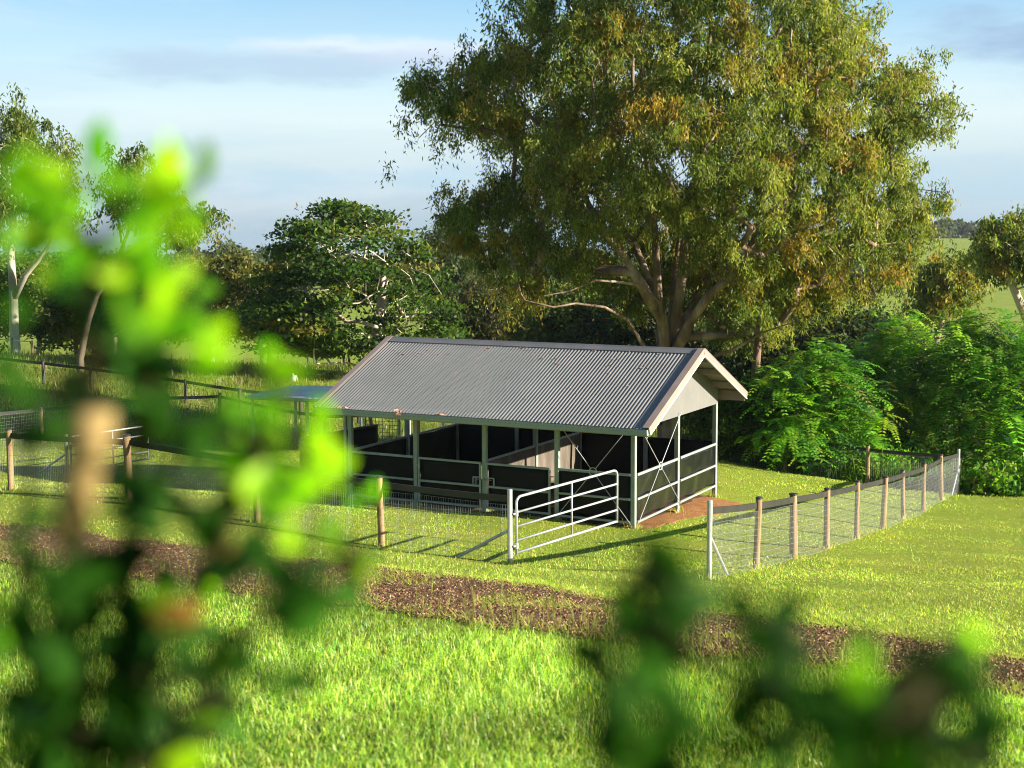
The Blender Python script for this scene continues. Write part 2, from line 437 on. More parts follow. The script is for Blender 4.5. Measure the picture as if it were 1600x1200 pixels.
def parent_loc(o):
    l = np.array(o.location)
    while o.parent is not None:
        o = o.parent; l = l + np.array(o.location)
    return l


# ------------------------------------------------------------------ axes of the yard (shed and fences share them)
YAW = 1.0817
D1 = np.array([-sin(YAW), cos(YAW), 0.0])        # along the shed front, going left and away
D2 = np.array([cos(YAW), sin(YAW), 0.0])         # along the gable end, going right and away
S0 = np.array([2.6584, 31.197, -4.4902])         # shed front right corner at the plate
SL, SW, SR, SO, SO2, SE, SG, SE2 = 7.4607, 5.1388, 1.1218, 0.6372, 0.5277, 0.6976, 0.4355, 0.4931
H1, H2, H3 = 1.0027, 1.5478, 2.06
UP = np.array([0, 0, 1.0])


def SP(s, t, z): return S0 + D1 * s + D2 * t + UP * z


def to_yard(x, y):
    dx = x - S0[0]; dy = y - S0[1]
    return dx * D1[0] + dy * D1[1], dx * D2[0] + dy * D2[1]


# ------------------------------------------------------------------ ground sheet, track, dirt
def build_ground():
    rr = np.r_[0.0, np.geomspace(0.6, 1400, 230)]
    a_f = np.linspace(-0.62, 0.62, 260); a_b = np.linspace(0.62, 2 * pi - 0.62, 62)[1:-1]
    aa = np.r_[a_f, a_b]
    A, R = np.meshgrid(aa, rr[1:])
    X = np.sin(A) * R; Y = np.cos(A) * R; Z = gh(X, Y)
    n = len(aa); m = len(rr) - 1
    V = np.c_[X.ravel(), Y.ravel(), Z.ravel()]
    V = np.r_[V, [[0, 0, g1(0, 0)]]]
    i, j = np.meshgrid(np.arange(m - 1), np.arange(n), indexing='ij')
    j2 = (j + 1) % n
    f = np.stack([i * n + j, i * n + j2, (i + 1) * n + j2, (i + 1) * n + j], -1).reshape(-1, 4)
    faces = f[:, ::-1].tolist() + [(m * n, (k + 1) % n, k)[::-1] for k in range(n)]
    me = bpy.data.meshes.new('ground'); me.from_pydata(V.tolist(), [], faces); me.update()
    me.polygons.foreach_set('use_smooth', [True] * len(me.polygons)); me.materials.append(M['ground'])
    o = link(bpy.data.objects.new('ground', me)); tag(o, 'grassy pasture sloping down from the camera to the trees', 'ground', kind='structure')


build_ground()

# centre line of the mulch track: near and far edges from where they lie on the terrain
TR_FAR = np.array([hit(*p)[:2] for p in [(-420, 800), (-200, 806), (0, 815), (180, 838), (380, 862), (560, 884), (700, 903), (850, 919), (1000, 946), (1200, 968), (1400, 994), (1600, 1034), (1780, 1075), (1980, 1130)]])
TR_NEAR = np.array([hit(*p)[:2] for p in [(-420, 850), (-200, 862), (0, 880), (180, 905), (380, 932), (560, 952), (700, 972), (850, 992), (1000, 1012), (1200, 1040), (1400, 1064), (1600, 1096), (1780, 1150), (1980, 1230)]])


def resample(P, n):
    d = np.r_[0, np.cumsum(np.hypot(*np.diff(P, axis=0).T))]
    t = np.linspace(0, 1, n) * d[-1]
    return np.c_[np.interp(t, d, P[:, 0]), np.interp(t, d, P[:, 1])]


def wav(s, seed, amp):
    return amp * (np.sin(s * 1.9 + seed) * .4 + np.sin(s * 4.3 + seed * 2.1) * .3 + np.sin(s * 9.7 + seed * 3.3) * .2 + np.sin(s * 21 + seed) * .1)


nT = 420
_u = np.linspace(0, 1, len(TR_FAR)); _uu = np.linspace(0, 1, nT)
FARR = np.c_[np.interp(_uu, _u, TR_FAR[:, 0]), np.interp(_uu, _u, TR_FAR[:, 1])]
NEARR = np.c_[np.interp(_uu, _u, TR_NEAR[:, 0]), np.interp(_uu, _u, TR_NEAR[:, 1])]
_s = np.r_[0, np.cumsum(np.hypot(*np.diff(FARR, axis=0).T))]
_dir = NEARR - FARR; _dl = np.linalg.norm(_dir, axis=1, keepdims=True); _dir = _dir / _dl
FARR = FARR + _dir * wav(_s, 1.0, 0.35)[:, None]; NEARR = NEARR + _dir * wav(_s, 4.0, 0.3)[:, None]
rows = []
for k in np.linspace(0, 1, 26):
    P = FARR * (1 - k) + NEARR * k
    z = gh(P[:, 0], P[:, 1]) + 0.03 * sstep(0, .08, np.array(min(k, 1 - k))) + 0.004
    z += 0.012 * np.sin(P[:, 0] * 5.1 + P[:, 1] * 3.3) * np.sin(P[:, 1] * 6.7) * (0 < k < 1)
    if k in (0, 1): z -= 0.03
    rows.append(np.c_[P, z].tolist())
mb = MB(); mb.sheet(rows); tr = mb.build('track', M['track'], smooth=True)
tag(tr, 'brown mulch track crossing between the near grass and the fences', 'track', kind='structure')


def blob_sheet(name, outline, mat, label, dz=0.012, cat='ground'):
    """irregular dirt patch draped on the terrain, outline in world xy"""
    O = resample(np.array(outline + [outline[0]]), 120)[:-1]
    c = O.mean(0); s = np.arange(len(O)) * .35
    O = c + (O - c) * (1 + wav(s, 2.2, 0.20 if name == 'dirt_apron' else .03))[:, None]
    rows = []
    for k in np.linspace(0.02, 1, 14):
        P = c + (O - c) * k; P = np.r_[P, P[:1]]
        z = gh(P[:, 0], P[:, 1]) + dz + (-0.03 if k == 1 else 0)
        rows.append(np.c_[P, z].tolist())
    mb = MB(); mb.sheet(rows); o = mb.build(name, mat, smooth=True)
    return tag(o, label, cat, kind='structure')


def yd(s, t): p = SP(s, t, 0); return (p[0], p[1])


blob_sheet('dirt_apron', [yd(0.3, -0.15), yd(-0.1, -0.25), yd(-0.4, 0.3), yd(-0.5, 2.0), yd(-.95, 3.3), yd(-1.05, 4.5), yd(-.5, 5.3), yd(0.4, 5.3)], M['orange_dirt'], 'bare orange dirt along the open gable end of the shed')
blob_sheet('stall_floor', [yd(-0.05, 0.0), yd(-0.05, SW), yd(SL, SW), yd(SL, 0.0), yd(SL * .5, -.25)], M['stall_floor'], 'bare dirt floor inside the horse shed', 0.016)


# ------------------------------------------------------------------ horse shed
def build_shed():
    base = SP(SL / 2, SW / 2, 0); base[2] = g1(base[0], base[1])
    T = thing('horse_shed', 'open horse shed with grey corrugated gable roof, steel posts and black stall panels', 'shed', base)
    slope = SR / (SW / 2)
    ZP = lambda t: SG + slope * min(t, SW - t)               # roof plane height over the plate at depth t
    # corrugated sheets: real waves running up the slope
    s0, s1 = -SO, SL + SO2
    pitch = 0.088; nw = int((s1 - s0) / pitch); ns = nw * 8
    nrm_f = np.array([0, 0, 1.0])
    for front in (True, False):
        mb = MB()
        tA, tB = (-SE, SW / 2 - .02) if front else (SW + SE2, SW / 2 + .02)
        grid = []
        for t in np.linspace(tA, tB, 3):
            grid.append([SP(s0 + (s1 - s0) * i / ns, t, ZP(t) + 0.0098 * cos(2 * pi * i / 8)) for i in range(ns + 1)])
        mb.sheet(grid); mb.build('roof_sheet', M['roof'], T, smooth=True)
    # ridge cap
    mb = MB(); rt = ZP(SW / 2)
    prof = [(-0.20, -0.20 * slope + .024), (-0.05, -0.05 * slope + .03), (0, 0.045), (0.05, -0.05 * slope + .03), (0.20, -0.20 * slope + .024)]
    grid = [[SP(s, SW / 2 + a, rt + b) for s in (s0 - .01, (s0 + s1) / 2, s1 + .01)] for a, b in prof]
    mb.sheet(grid, thick=(0, 0, -.012)); mb.build('ridge_cap', M['ridge'], T)
    # gutters: open trough with a flat slotted face
    for t, sg in ((-SE, -1), (SW + SE2, 1)):
        mb = MB(); z = ZP(t)
        prof = [(0.0, -.02), (0.01, -.12), (.11, -.135), (.125, -.02), (.12, .0), (.115, -.005), (.103, -.12), (.018, -.108), (.012, -.02)]
        grid = [[SP(s, t + sg * a - sg * .03, z + b) for s in (s0 + .005, s1 - .005)] for a, b in prof + prof[:1]]
        mb.sheet(grid)
        mb.add([SP(s0 + .005, t + sg * a - sg * .03, z + b) for a, b in prof[:5]], [(0, 1, 2, 3, 4)])
        mb.add([SP(s1 - .005, t + sg * a - sg * .03, z + b) for a, b in prof[:5]], [(0, 1, 2, 3, 4)])
        nf = len(mb.f)
        if sg < 0:
            for k in range(60):
                s = s0 + .2 + k * (s1 - s0 - .4) / 59
                mb.bar(SP(s, t - .0975, z - .055), SP(s + .028, t - .0975, z - .055), .006, .012)
        gu = mb.build('gutter', M['gutter'], T); gu.data.materials.append(M['ridge'])
        gu.data.polygons.foreach_set('material_index', [0] * nf + [1] * (len(mb.f) - nf))
        mb = MB(); mb.bar(SP(s0 + .02, t - sg * .06, z - .09), SP(s1 - .02, t - sg * .06, z - .09), .03, .16); mb.build('fascia', M['barge'], T)
    # barge boards: a tan cap with a white return under it, on both gables
    for s_end, sg in ((s0, -1), (s1, 1)):
        for tA in (-SE - .02, SW + SE2 + .02):
            a = SP(s_end + sg * .012, tA, ZP(tA)); b = SP(s_end + sg * .012, SW / 2, rt)
            d = (b - a) / np.linalg.norm(b - a); u = np.cross(np.cross(d, UP), d); u /= np.linalg.norm(u)
            mb = MB(); mb.bar(a - u * .03, b - u * .03 + UP * 0.0, .03, .15, up=u)
            bb = mb.build('barge_board', M['barge'], T)
            mb = MB(); mb.bar(a + u * .052 + D1 * (-sg) * .06, b + u * .052 + D1 * (-sg) * .06, .16, .012, up=u); mb.build('barge_cap', M['barge'], bb)
            mb = MB(); mb.bar(a - u * .118 + D1 * (-sg) * -.004, b - u * .118 + D1 * (-sg) * -.004, .045, .026, up=u); mb.build('trim', M['white'], bb)
        # gable infill, ribbed
        mb = MB(); nr = 64; sG = (0.0 if sg < 0 else SL) + sg * .055
        grid_t = np.linspace(-.04, SW + .04, nr * 2 + 1)
        lo = [SP(sG + sg * (.004 if (i % 4) in (0, 1) else 0.0), t, 0.0) for i, t in enumerate(grid_t)]
        hi = [SP(sG + sg * (.004 if (i % 4) in (0, 1) else 0.0), t, max(ZP(max(min(t, SW), 0)) - .03, .02)) for i, t in enumerate(grid_t)]
        mb.sheet([lo, hi]); mb.build('gable_wall', M['gable'], T)
        mb = MB(); mb.bar(SP(sG - sg * .03, -.04, .03), SP(sG - sg * .03, SW + .04, .03), .05, .06); mb.build('gable_beam', M['post'], T)
    # purlins under both slopes
    for t in (0.45, 1.35, 2.2, SW - 2.2, SW - 1.35, SW - 0.45, SW + .2):
        mb = MB(); z = ZP(t) - .085
        mb.bar(SP(s0 + .05, t, z), SP(s1 - .05, t, z), .06, .14); mb.build('purlin', M['purlin'], T)
    for s in (SL / 4, SL / 2, SL * 3 / 4):
        mb = MB()
        mb.bar(SP(s, 0, SG - .24), SP(s, SW / 2, rt - .24), .06, .12); mb.bar(SP(s, SW, SG - .24), SP(s, SW / 2, rt - .24), .06, .12)
        mb.build('rafter', M['post'], T)
    # plates
    for t in (0, SW):
        mb = MB(); mb.bar(SP(-.05, t, SG - .12), SP(SL + .05, t, SG - .12), .06, .14); mb.build('wall_plate', M['post'], T)

    def post(s, t, top, w=.104, mat='post'):
        p = SP(s, t, 0); z0 = g1(p[0], p[1])
        mb = MB(); mb.bar((p[0], p[1], z0 - .15), (p[0], p[1], S0[2] + top), w, w, bev=.008)
        o = mb.build('post', M[mat], T)
        return o
    for i in range(5):
        post(SL * i / 4, 0, SG - .05); post(SL * i / 4, SW, SG - .05)
    for s in (0, SL): post(s, SW / 2, .02)
    post(SL / 2, SW / 2, SR + .2)

    def panel_run(a, b, tops, out, rail=True, mat='rubber_matte', name='panel', bulge=.014, zlo=-H3, zhi=-H1, rails=(H1, H2, H3)):
        """lined panel between two plan points a,b given as (s,t)"""
        a = np.array(a, float); b = np.array(b, float); L = np.linalg.norm(b - a)
        n = max(int(L / .12), 4); grid = []
        ph = rng.random(4) * 6
        for z in np.linspace(zlo + .03, zhi - .02, 12):
            row = []
            for k in range(n + 1):
                q = a + (b - a) * k / n
                e = bulge * (sin(k * .55 + ph[0] + z * 2) + .6 * sin(k * 1.1 + ph[1] - z * 5) + .5 * sin(z * 7 + ph[2] + k * .2)) * (1 if 0 < k < n else 0)
                row.append(SP(q[0] + out[0] * (.02 + e), q[1] + out[1] * (.02 + e), z))
            grid.append(row)
        th = D1 * out[0] + D2 * out[1]
        mb = MB(); mb.sheet(grid, thick=-th * .012); mb.build(name, M[mat], T, smooth=True)
        if rail:
            for h in rails:
                mb = MB(); mb.bar(SP(a[0] + out[0] * .062, a[1] + out[1] * .062, -h), SP(b[0] + out[0] * .062, b[1] + out[1] * .062, -h), .04, .05 if h != H1 else .058); mb.build('rail', M['post'], T)

    q = SL / 4; e = .055
    panel_run((e, 0), (q - e, 0), 0, (0, -1)); panel_run((3 * q + e, 0), (SL - e, 0), 0, (0, -1))
    panel_run((0, e), (0, SW / 2 - e), 0, (-1, 0), mat='rubber'); panel_run((0, SW / 2 + e), (0, SW - e), 0, (-1, 0), mat='rubber')
    panel_run((SL, e), (SL, SW / 2 - e), 0, (1, 0)); panel_run((SL, SW / 2 + e), (SL, SW - e), 0, (1, 0))
    for i in range(4): panel_run((q * i + e, SW), (q * (i + 1) - e, SW), 0, (0, 1), zhi=-H1 + .06)
    # dividing wall between the two stalls
    panel_run((2 * q, e + .03), (2 * q, SW - e), 0, (-1, 0), rail=False, mat='ply', name='dividing_wall', bulge=.006, zhi=-H1 + .02)
    mb = MB(); mb.bar(SP(2 * q, e, -H1 + .03), SP(2 * q, SW - e, -H1 + .03), .05, .05); mb.build('rail', M['post'], T)
    # stall gates in the two middle bays
    for i, (sa, sb) in enumerate(((q + .16, 2 * q - .085), (2 * q + .085, 3 * q - .12))):
        zt, zb, tt = -H1 - .01, -H3 + .02, -.075
        mb = MB()
        for z in (zt, -H2, zb): mb.bar(SP(sa, tt, z), SP(sb, tt, z), .045, .05)
        for s in (sa, sb): mb.bar(SP(s, tt - .003, zb - .024), SP(s, tt - .003, zt + .024), .046, .046)
        fr = mb.build('stall_gate', M['post'], T)
        mb = MB(); ph = rng.random() * 6
        grid = [[SP(sa + .02 + (sb - sa - .04) * k / 14, tt + .04 + .016 * sin(k * .6 + ph + z * 4), z) for k in range(15)] for z in np.linspace(zb, zt, 9)]
        mb.sheet(grid, thick=D2 * .012); mb.build('gate_lining', M['rubber_matte'], fr, smooth=True)
        s = sb - .19 if i == 0 else sa + .19
        s_in = sb if i == 0 else sa
        mb = MB()
        for (z0, z1) in ((-H2 + .02, -H2 + .20),):
            mb.bar(SP(s, tt, z0), SP(s, tt, z1), .03, .03); mb.bar(SP(s, tt, z1), SP(s_in, tt, z1), .03, .03)
            if i == 1: mb.bar(SP((s + s_in) / 2, tt - .012, z0 + .02), SP((s + s_in) / 2, tt - .012, z1 - .02), .15, .006, up=D1)
        mb.build('latch_frame', M['post'], fr)
        mb = MB(); mb.tube([SP(2 * q - .22 + .2 * i * 2, tt - .03, -H2 + .155), SP(2 * q, tt - .03, -H2 + .165)], .013); mb.build('latch_bolt', M['rust'], fr)
        hs = sa if i == 0 else sb
        for z in (zt - .18, zb + .18):
            mb = MB(); mb.tube([SP(hs, tt, z - .06), SP(hs, tt, z + .06)], .028); mb.bar(SP(hs, tt, z), SP(hs + (-.1 if i == 0 else .1), tt + .03, z), .03, .02)
            mb.build('hinge', M['rust' if i == 0 else 'galv'], fr)
    # the second slim post beside the front left corner, with its small blue tag
    o = post(SL + .17, .02, SG - .05, w=.07)
    mb = MB(); mb.bar(SP(SL - .03, -.058, -.38), SP(SL + .03, -.058, -.38), .008, .04); mb.build('tag', M['tag'], T)

    # wire cross braces, each meeting in a ring
    def brace(a, b, zt, zb, off):
        m = np.array([(a[0] + b[0]) / 2, (a[1] + b[1]) / 2]); zm = (zt + zb) / 2
        oD = D1 * off[0] + D2 * off[1]
        mb = MB(); ax = (SP(*b, 0) - SP(*a, 0)); ax /= np.linalg.norm(ax); c = SP(m[0], m[1], zm) + oD; R = .088
        mb.tube([c + R * (cos(k * pi / 12) * ax + sin(k * pi / 12) * UP) for k in range(25)], .011, 6, caps=False)
        mb.build('brace_ring', M['galv'], T)
        mb = MB()
        for p, z in ((a, zt), (a, zb), (b, zt), (b, zb)):
            w = SP(p[0], p[1], z) + oD; v = c - w
            mb.tube([w, c - v / np.linalg.norm(v) * R], .009, 5)
        mb.build('brace_wire', M['galv'], T)
    brace((.02, 0), (q - .02, 0), .12, -H3 - .03, (0, -.11))
    brace((0, .02), (0, SW / 2 - .02), .1, -H3 - .02, (-.11, 0))
    # dry leaf litter caught in the gutter
    for s, n_ in ((SL * .745, 1), (SL * .97, 0), (SL * .6, 0)):
        Q = []
        for k in range(36 if n_ else 14):
            c = SP(s + rng.normal() * (.05 if n_ else .10), -SE - .06 + rng.normal() * .03, ZP(-SE) + .01 + abs(rng.normal()) * .04 * (1.6 if n_ else .8) - (rng.random() * .13 if n_ else 0))
            if n_: c = c - D2 * .05
            a = rng.normal(size=3) * .025; b = rng.normal(size=3) * .015
            Q.append([c - a, c + b, c + a, c - b])
        quads_mesh('leaf_litter', Q, np.tile([[.4, .2, .12]], (len(Q), 1)), M['litter'], T)['kind'] = 'stuff'
    # dead leaves lying on the sheets
    Q = []
    for k in range(130):
        s = rng.uniform(0.3, SL); t = rng.uniform(-.4, SW / 2 - .1); t = t if rng.random() < .35 else rng.uniform(1.6, SW / 2 - .05)
        c = SP(s, t, ZP(t) + .02); a = rng.normal(size=3) * [.03, .03, .006]; b = rng.normal(size=3) * [.015, .015, .004]
        Q.append([c - a, c + b, c + a, c - b])
    quads_mesh('leaf_litter', Q, np.tile([[.4, .2, .12]], (len(Q), 1)), M['litter'], T)['kind'] = 'stuff'
    return T


build_shed()


# curved black rubber windbreak beside the left end of the shed
def build_windbreak():
    top = -5.46
    plan = [SP(SL + .2, -.03, 0)[:2], at(500, 720, 35.2)[:2], at(476, 716, 35.5)[:2], at(466, 716, 36.0)[:2], at(476, 709, 36.6)[:2], at(496, 699, 37.1)[:2], at(527, 690, 37.6)[:2], at(552, 692, 38.2)[:2], at(590, 694, 38.9)[:2]]
    P = resample(np.array(plan), 46)
    for _ in range(3): P[1:-1] = (P[:-2] + 2 * P[1:-1] + P[2:]) / 4
    T = thing('rubber_windbreak', 'low curved black rubber wall beside the shed\'s far corner post', 'windbreak', (P[20][0], P[20][1], g1(*P[20])))
    grid = [[(p[0], p[1], gz) for p in P] for gz in ()]
    grid = []
    for k in np.linspace(0, 1, 6):
        grid.append([(p[0] + .01 * sin(i * .8), p[1], (g1(*p) - .05) * (1 - k) + top * k) for i, p in enumerate(P)])
    mb = MB(); mb.sheet(grid, thick=(.02, .02, 0)); mb.build('rubber_sheet', M['rubber_matte'], T, smooth=True)
    mb = MB(); mb.tube([(p[0], p[1], top + .01) for p in P], .035, 8); mb.build('top_rail', M['railband'], T)
    for i in (10, 24, 36):
        p = P[i]; mb = MB(); mb.tube([(p[0] + .03, p[1] + .05, g1(*p) - .1), (p[0] + .03, p[1] + .05, top)], .03, 8); mb.build('post', M['darkwood'], T)


build_windbreak()


# ------------------------------------------------------------------ fences
BASES = []


def fence(name, label, posts, kinds, rail=True, mesh=True, hpost=1.28, rail_h=.115, spacing=.05, wire_r=.0018, braces=(), mesh_h=1.06, cat='fence', post_r=.062, rail_mat='railband', mesh_from=0, mesh_to=None, rail_drop=.06, group=None, hs=None):
    """posts: list of xy in order; kinds: w(ood) s(teel) d(ark) n(one: only bends the run)"""
    P = [np.array(p[:2], float) for p in posts]
    Z = [g1(*p) for p in P]
    T = thing(name, label, cat, (P[0][0], P[0][1], Z[0]), group)
    for i, (p, z, k) in enumerate(zip(P, Z, kinds)):
        h = hs[i] if hs else hpost
        if k == 'n': continue
        BASES.append(p)
        mb = MB()
        if k == 's':
            mb.tube([(p[0], p[1], z - .15), (p[0], p[1], z + h + .04)], .046, 12)
            o = mb.build('steel_post', M['galv'], T, smooth=False)
            mb = MB(); mb.tube([(p[0], p[1], z + h + .04), (p[0], p[1], z + h + .055)], [.05, .04], 12); mb.build('post_cap', M['galv'], o)
        else:
            r = post_r * (1 + .11 * rng.normal()); lean = rng.normal(size=2) * .028; h = h + rng.normal() * .025
            n = 7; pts = [(p[0] + lean[0] * j / n, p[1] + lean[1] * j / n, z - .2 + (h + .2) * j / n) for j in range(n + 1)]
            mb.tube(pts, [r * (1.06 - .10 * j / n + .03 * rng.normal()) for j in range(n + 1)], 12)
            o = mb.build('timber_post' if k in 'wd' else 'post', M['pine' if k == 'w' else 'darkwood'], T, smooth=True)
            mb = MB(); tp = pts[-1]; mb.tube([(tp[0], tp[1], tp[2] - .01), (tp[0], tp[1], tp[2] + .022), (tp[0], tp[1], tp[2] + .03)], [r + .008, r + .006, r * .5], 12); mb.build('post_cap', M['cap'], o)
    for (i, j, f, hb) in braces:      # diagonal stay from post i towards post j
        a = P[i]; d = (P[j] - P[i]); d /= np.linalg.norm(d); b = a + d * f
        mb = MB(); mb.tube([(a[0], a[1], Z[i] + hb), (b[0], b[1], g1(*b) - .05)], .028, 8); mb.build('brace', M['galv'], T)
    if rail:
        pts = []
        for i in range(len(P) - 1):
            hA, hB = (hs[i], hs[i + 1]) if hs else (hpost, hpost)
            for k in range(8):
                f = k / 8; q = P[i] * (1 - f) + P[i + 1] * f
                pts.append((q[0], q[1], (Z[i] + hA) * (1 - f) + (Z[i + 1] + hB) * f - rail_drop - rail_h / 2 - .012 * 4 * f * (1 - f)))
        q = P[-1]; pts.append((q[0], q[1], Z[-1] + (hs[-1] if hs else hpost) - rail_drop - rail_h / 2))
        mb = MB()
        d = P[-1] - P[0]; sd = np.array([-d[1], d[0], 0]); sd /= np.linalg.norm(sd)
        sd = sd * (1 if sd[1] > 0 else -1) * 0     # centred on the posts
        grid = [[(x + sd[0], y + sd[1], z + dz) for x, y, z in pts] for dz in (-rail_h / 2, rail_h / 2)]
        off = np.array([-d[1], d[0], 0.]); off /= np.linalg.norm(off)
        mb.sheet([[np.array(p) - off * .012 for p in row] for row in grid], thick=off * .024)
        mb.build('top_rail', M[rail_mat], T)
    if mesh:
        A = P[mesh_from:mesh_to] if mesh_to else P[mesh_from:]
        d = np.r_[0, np.cumsum([np.linalg.norm(A[i + 1] - A[i]) for i in range(len(A) - 1)])]
        n = int(d[-1] / spacing); t = np.linspace(0, d[-1], n)
        X = np.interp(t, d, [a[0] for a in A]); Y = np.interp(t, d, [a[1] for a in A]); Zg = gh(X, Y) + .01
        dx = A[-1] - A[0]; nrm = np.array([-dx[1], dx[0]]) / np.linalg.norm(dx); nrm = nrm * (-1 if nrm[1] > 0 else 1)
        ox, oy = nrm * (post_r + .004); X = X + ox; Y = Y + oy
        V = []; Fc = []
        wob = rng.normal(size=n) * .004; e = dx / np.linalg.norm(dx); w = wire_r
        for i in range(n):            # uprights as thin triangular wires
            b = len(V)
            for zz, wv in ((Zg[i], 0), (Zg[i] + mesh_h, wob[i])):
                V += [(X[i] + e[0] * (wv + w), Y[i] + e[1] * (wv + w), zz), (X[i] + e[0] * wv + nrm[0] * w, Y[i] + e[1] * wv + nrm[1] * w, zz), (X[i] + e[0] * (wv - w), Y[i] + e[1] * (wv - w), zz)]
            Fc += [(b + k, b + (k + 1) % 3, b + 3 + (k + 1) % 3, b + 3 + k) for k in range(3)]
        step = max(1, n // 60); ids = list(range(0, n, step)) + [n - 1]
        hz = [mesh_h * v for v in (0.01, .09, .19, .29, .39, .49, .59, .69, .79, .89, 1.0)]
        for h in hz:
            b = len(V)
            for i in ids:
                z = Zg[i] + h + .004 * rng.normal()
                V += [(X[i], Y[i], z + wire_r), (X[i] + nrm[0] * w, Y[i] + nrm[1] * w, z), (X[i], Y[i], z - wire_r), (X[i] - nrm[0] * w, Y[i] - nrm[1] * w, z)]
            for q in range(len(ids) - 1):
                Fc += [(b + q * 4 + k, b + q * 4 + (k + 1) % 4, b + q * 4 + 4 + (k + 1) % 4, b + q * 4 + 4 + k) for k in range(4)]
        mb = MB(); mb.v = V; mb.f = Fc; mb.build('wire_netting', M['wire'], T)
    return T


PG = at(797, 880, 24.8)[:2]            # gate post
P0 = at(1108, 905, 23.4)[:2]           # near corner post
PC = P0 + D2[:2] * 19.55               # far corner post


def on_line(p, d, px):
    """where the vertical plane through pixel column px meets the line p + t d"""
    r = ray(px, 700); u = r[0] / r[1]
    t = (u * p[1] - p[0]) / (d[0] - u * d[1])
    return p + d * t


PC = on_line(P0, D2[:2], 1498)
fr = [P0] + [on_line(P0, D2[:2], x) for x in (1183, 1243, 1294, 1341, 1382, 1414, 1445, 1473)] + [PC]
fence('paddock_fence', 'sunlit fence of eight timber posts climbing away to the right of the shed', fr, 's' + 'w' * 8 + 's', braces=((0, 1, .95, .75), (9, 8, .9, .75)))
fl = [PG] + [on_line(PG, D1[:2], x) for x in (595, 400, 200, 15, -190, -420)]
fence('paddock_fence', 'timber post and netting fence running left from the gate, in front of the shed', fl, 's' + 'w' * 6, braces=((0, 1, 1.15, .62),))
fb = [PC] + [on_line(PC, D1[:2], x) for x in (1357, 1226, 1110, 1005, 905, 815, 735, 655, 582, 507, 430, 344)]
fence('paddock_fence', 'shaded back fence behind the shed, below the bright green shrubs', fb, 'n' + 'w' * 12, spacing=.06, hpost=1.2)
pA = fb[-1]
fs = [pA] + [pA - D2[:2] * k for k in (3, 6, 9, 12, 15, 18)]
fence('paddock_fence', 'timber fence leaving the back corner of the yard towards the left, behind the near fence', fs, 'n' + 'w' * 6, spacing=.07, hpost=1.2)


# ------------------------------------------------------------------ farm gates
def farm_gate(label, hinge, free, zh, zf, h, nrail=5, r=.024):
    """tubular gate: rounded outer frame, rails, one middle upright"""
    T = thing('farm_gate', label, 'gate', (hinge[0], hinge[1], zh), 'white tubular farm gates')
    A = np.array([hinge[0], hinge[1], zh]); B = np.array([free[0], free[1], zf]); d = B - A
    P = lambda f, z: A + d * f + UP * z
    L = np.linalg.norm(d[:2]); c = .11; k = c / L
    top = [P(0, 0), P(0, h - c)] + [P(k * (1 - cos(a)), h - c + c * sin(a)) for a in np.linspace(.2, pi / 2, 6)] + [P(1 - k * (1 - sin(a)), h - c + c * cos(a)) for a in np.linspace(0, pi / 2 - .2, 6)] + [P(1, h - c), P(1, 0)]
    mb = MB(); mb.tube(top, r, 10); mb.tube([P(0, .03), P(1, .03)], r, 10); mb.build('frame', M['galv'], T, smooth=True)
    for i in range(nrail - 2):
        z = h * (i + 1) / (nrail - 1) * .98
        mb = MB(); mb.tube([P(0, z), P(1, z)], r * .85, 8); mb.build('rail', M['galv'], T, smooth=True)
    mb = MB(); mb.tube([P(.53, .03), P(.53, h)], r * .8, 8); mb.build('upright', M['galv'], T, smooth=True)
    n = np.array([d[1], -d[0], 0]); n /= np.linalg.norm(n)
    for z in (.16, h * .72):
        mb = MB(); mb.tube([P(0, z - .05), P(0, z + .05)], r * 1.5, 8); hd = -d / np.linalg.norm(d)
        mb.bar(P(0, z), P(0, z) + hd * .09, .03, .03); mb.build('hinge', M['galv'], T)
    return T


hg = PG + np.array([.115, .03]); fg = at(964, 822, 26.9)
zt = at(797, 866, 24.85)[2]
farm_gate('tubular steel farm gate standing half open in front of the shed', hg, fg[:2], zt, at(964, 817, 26.9)[2], 1.02)
q0 = at(112, 743, 40)
g2 = at(232, 722, 42.5)
farm_gate('pale tubular gate far off behind the near left fence, half hidden by leaves', q0[:2], g2[:2], g1(*q0[:2]) + .06, g1(*g2[:2]) + .2, 1.02)
qa = [q0[:2] - np.array([.12, 0])] + [q0[:2] - np.array([.12, 0]) - np.array([k * .97, -k * .1]) for k in (2.6, 5.2, 7.8)]
fence('netting_fence', 'low wire netting fence with a steel stay beside the far gate', qa, 'swww', hpost=1.1, rail=False, braces=((0, 1, .95, .6),), mesh_h=1.0)

# far dark rail fence across the left paddock
ff = [at(x, y, d)[:2] for x, y, d in ((-150, 585, 69), (-30, 590, 67), (68, 600, 65), (142, 608, 64), (215, 618, 63), (290, 631, 62), (375, 645, 61), (470, 650, 60.5), (560, 650, 60))]
fence('rail_fence', 'dark single rail fence across the far left paddock', ff, 'd' * 9, hpost=1.02, mesh=False, rail_h=.13, rail_mat='darkwood', post_r=.075, rail_drop=.0)
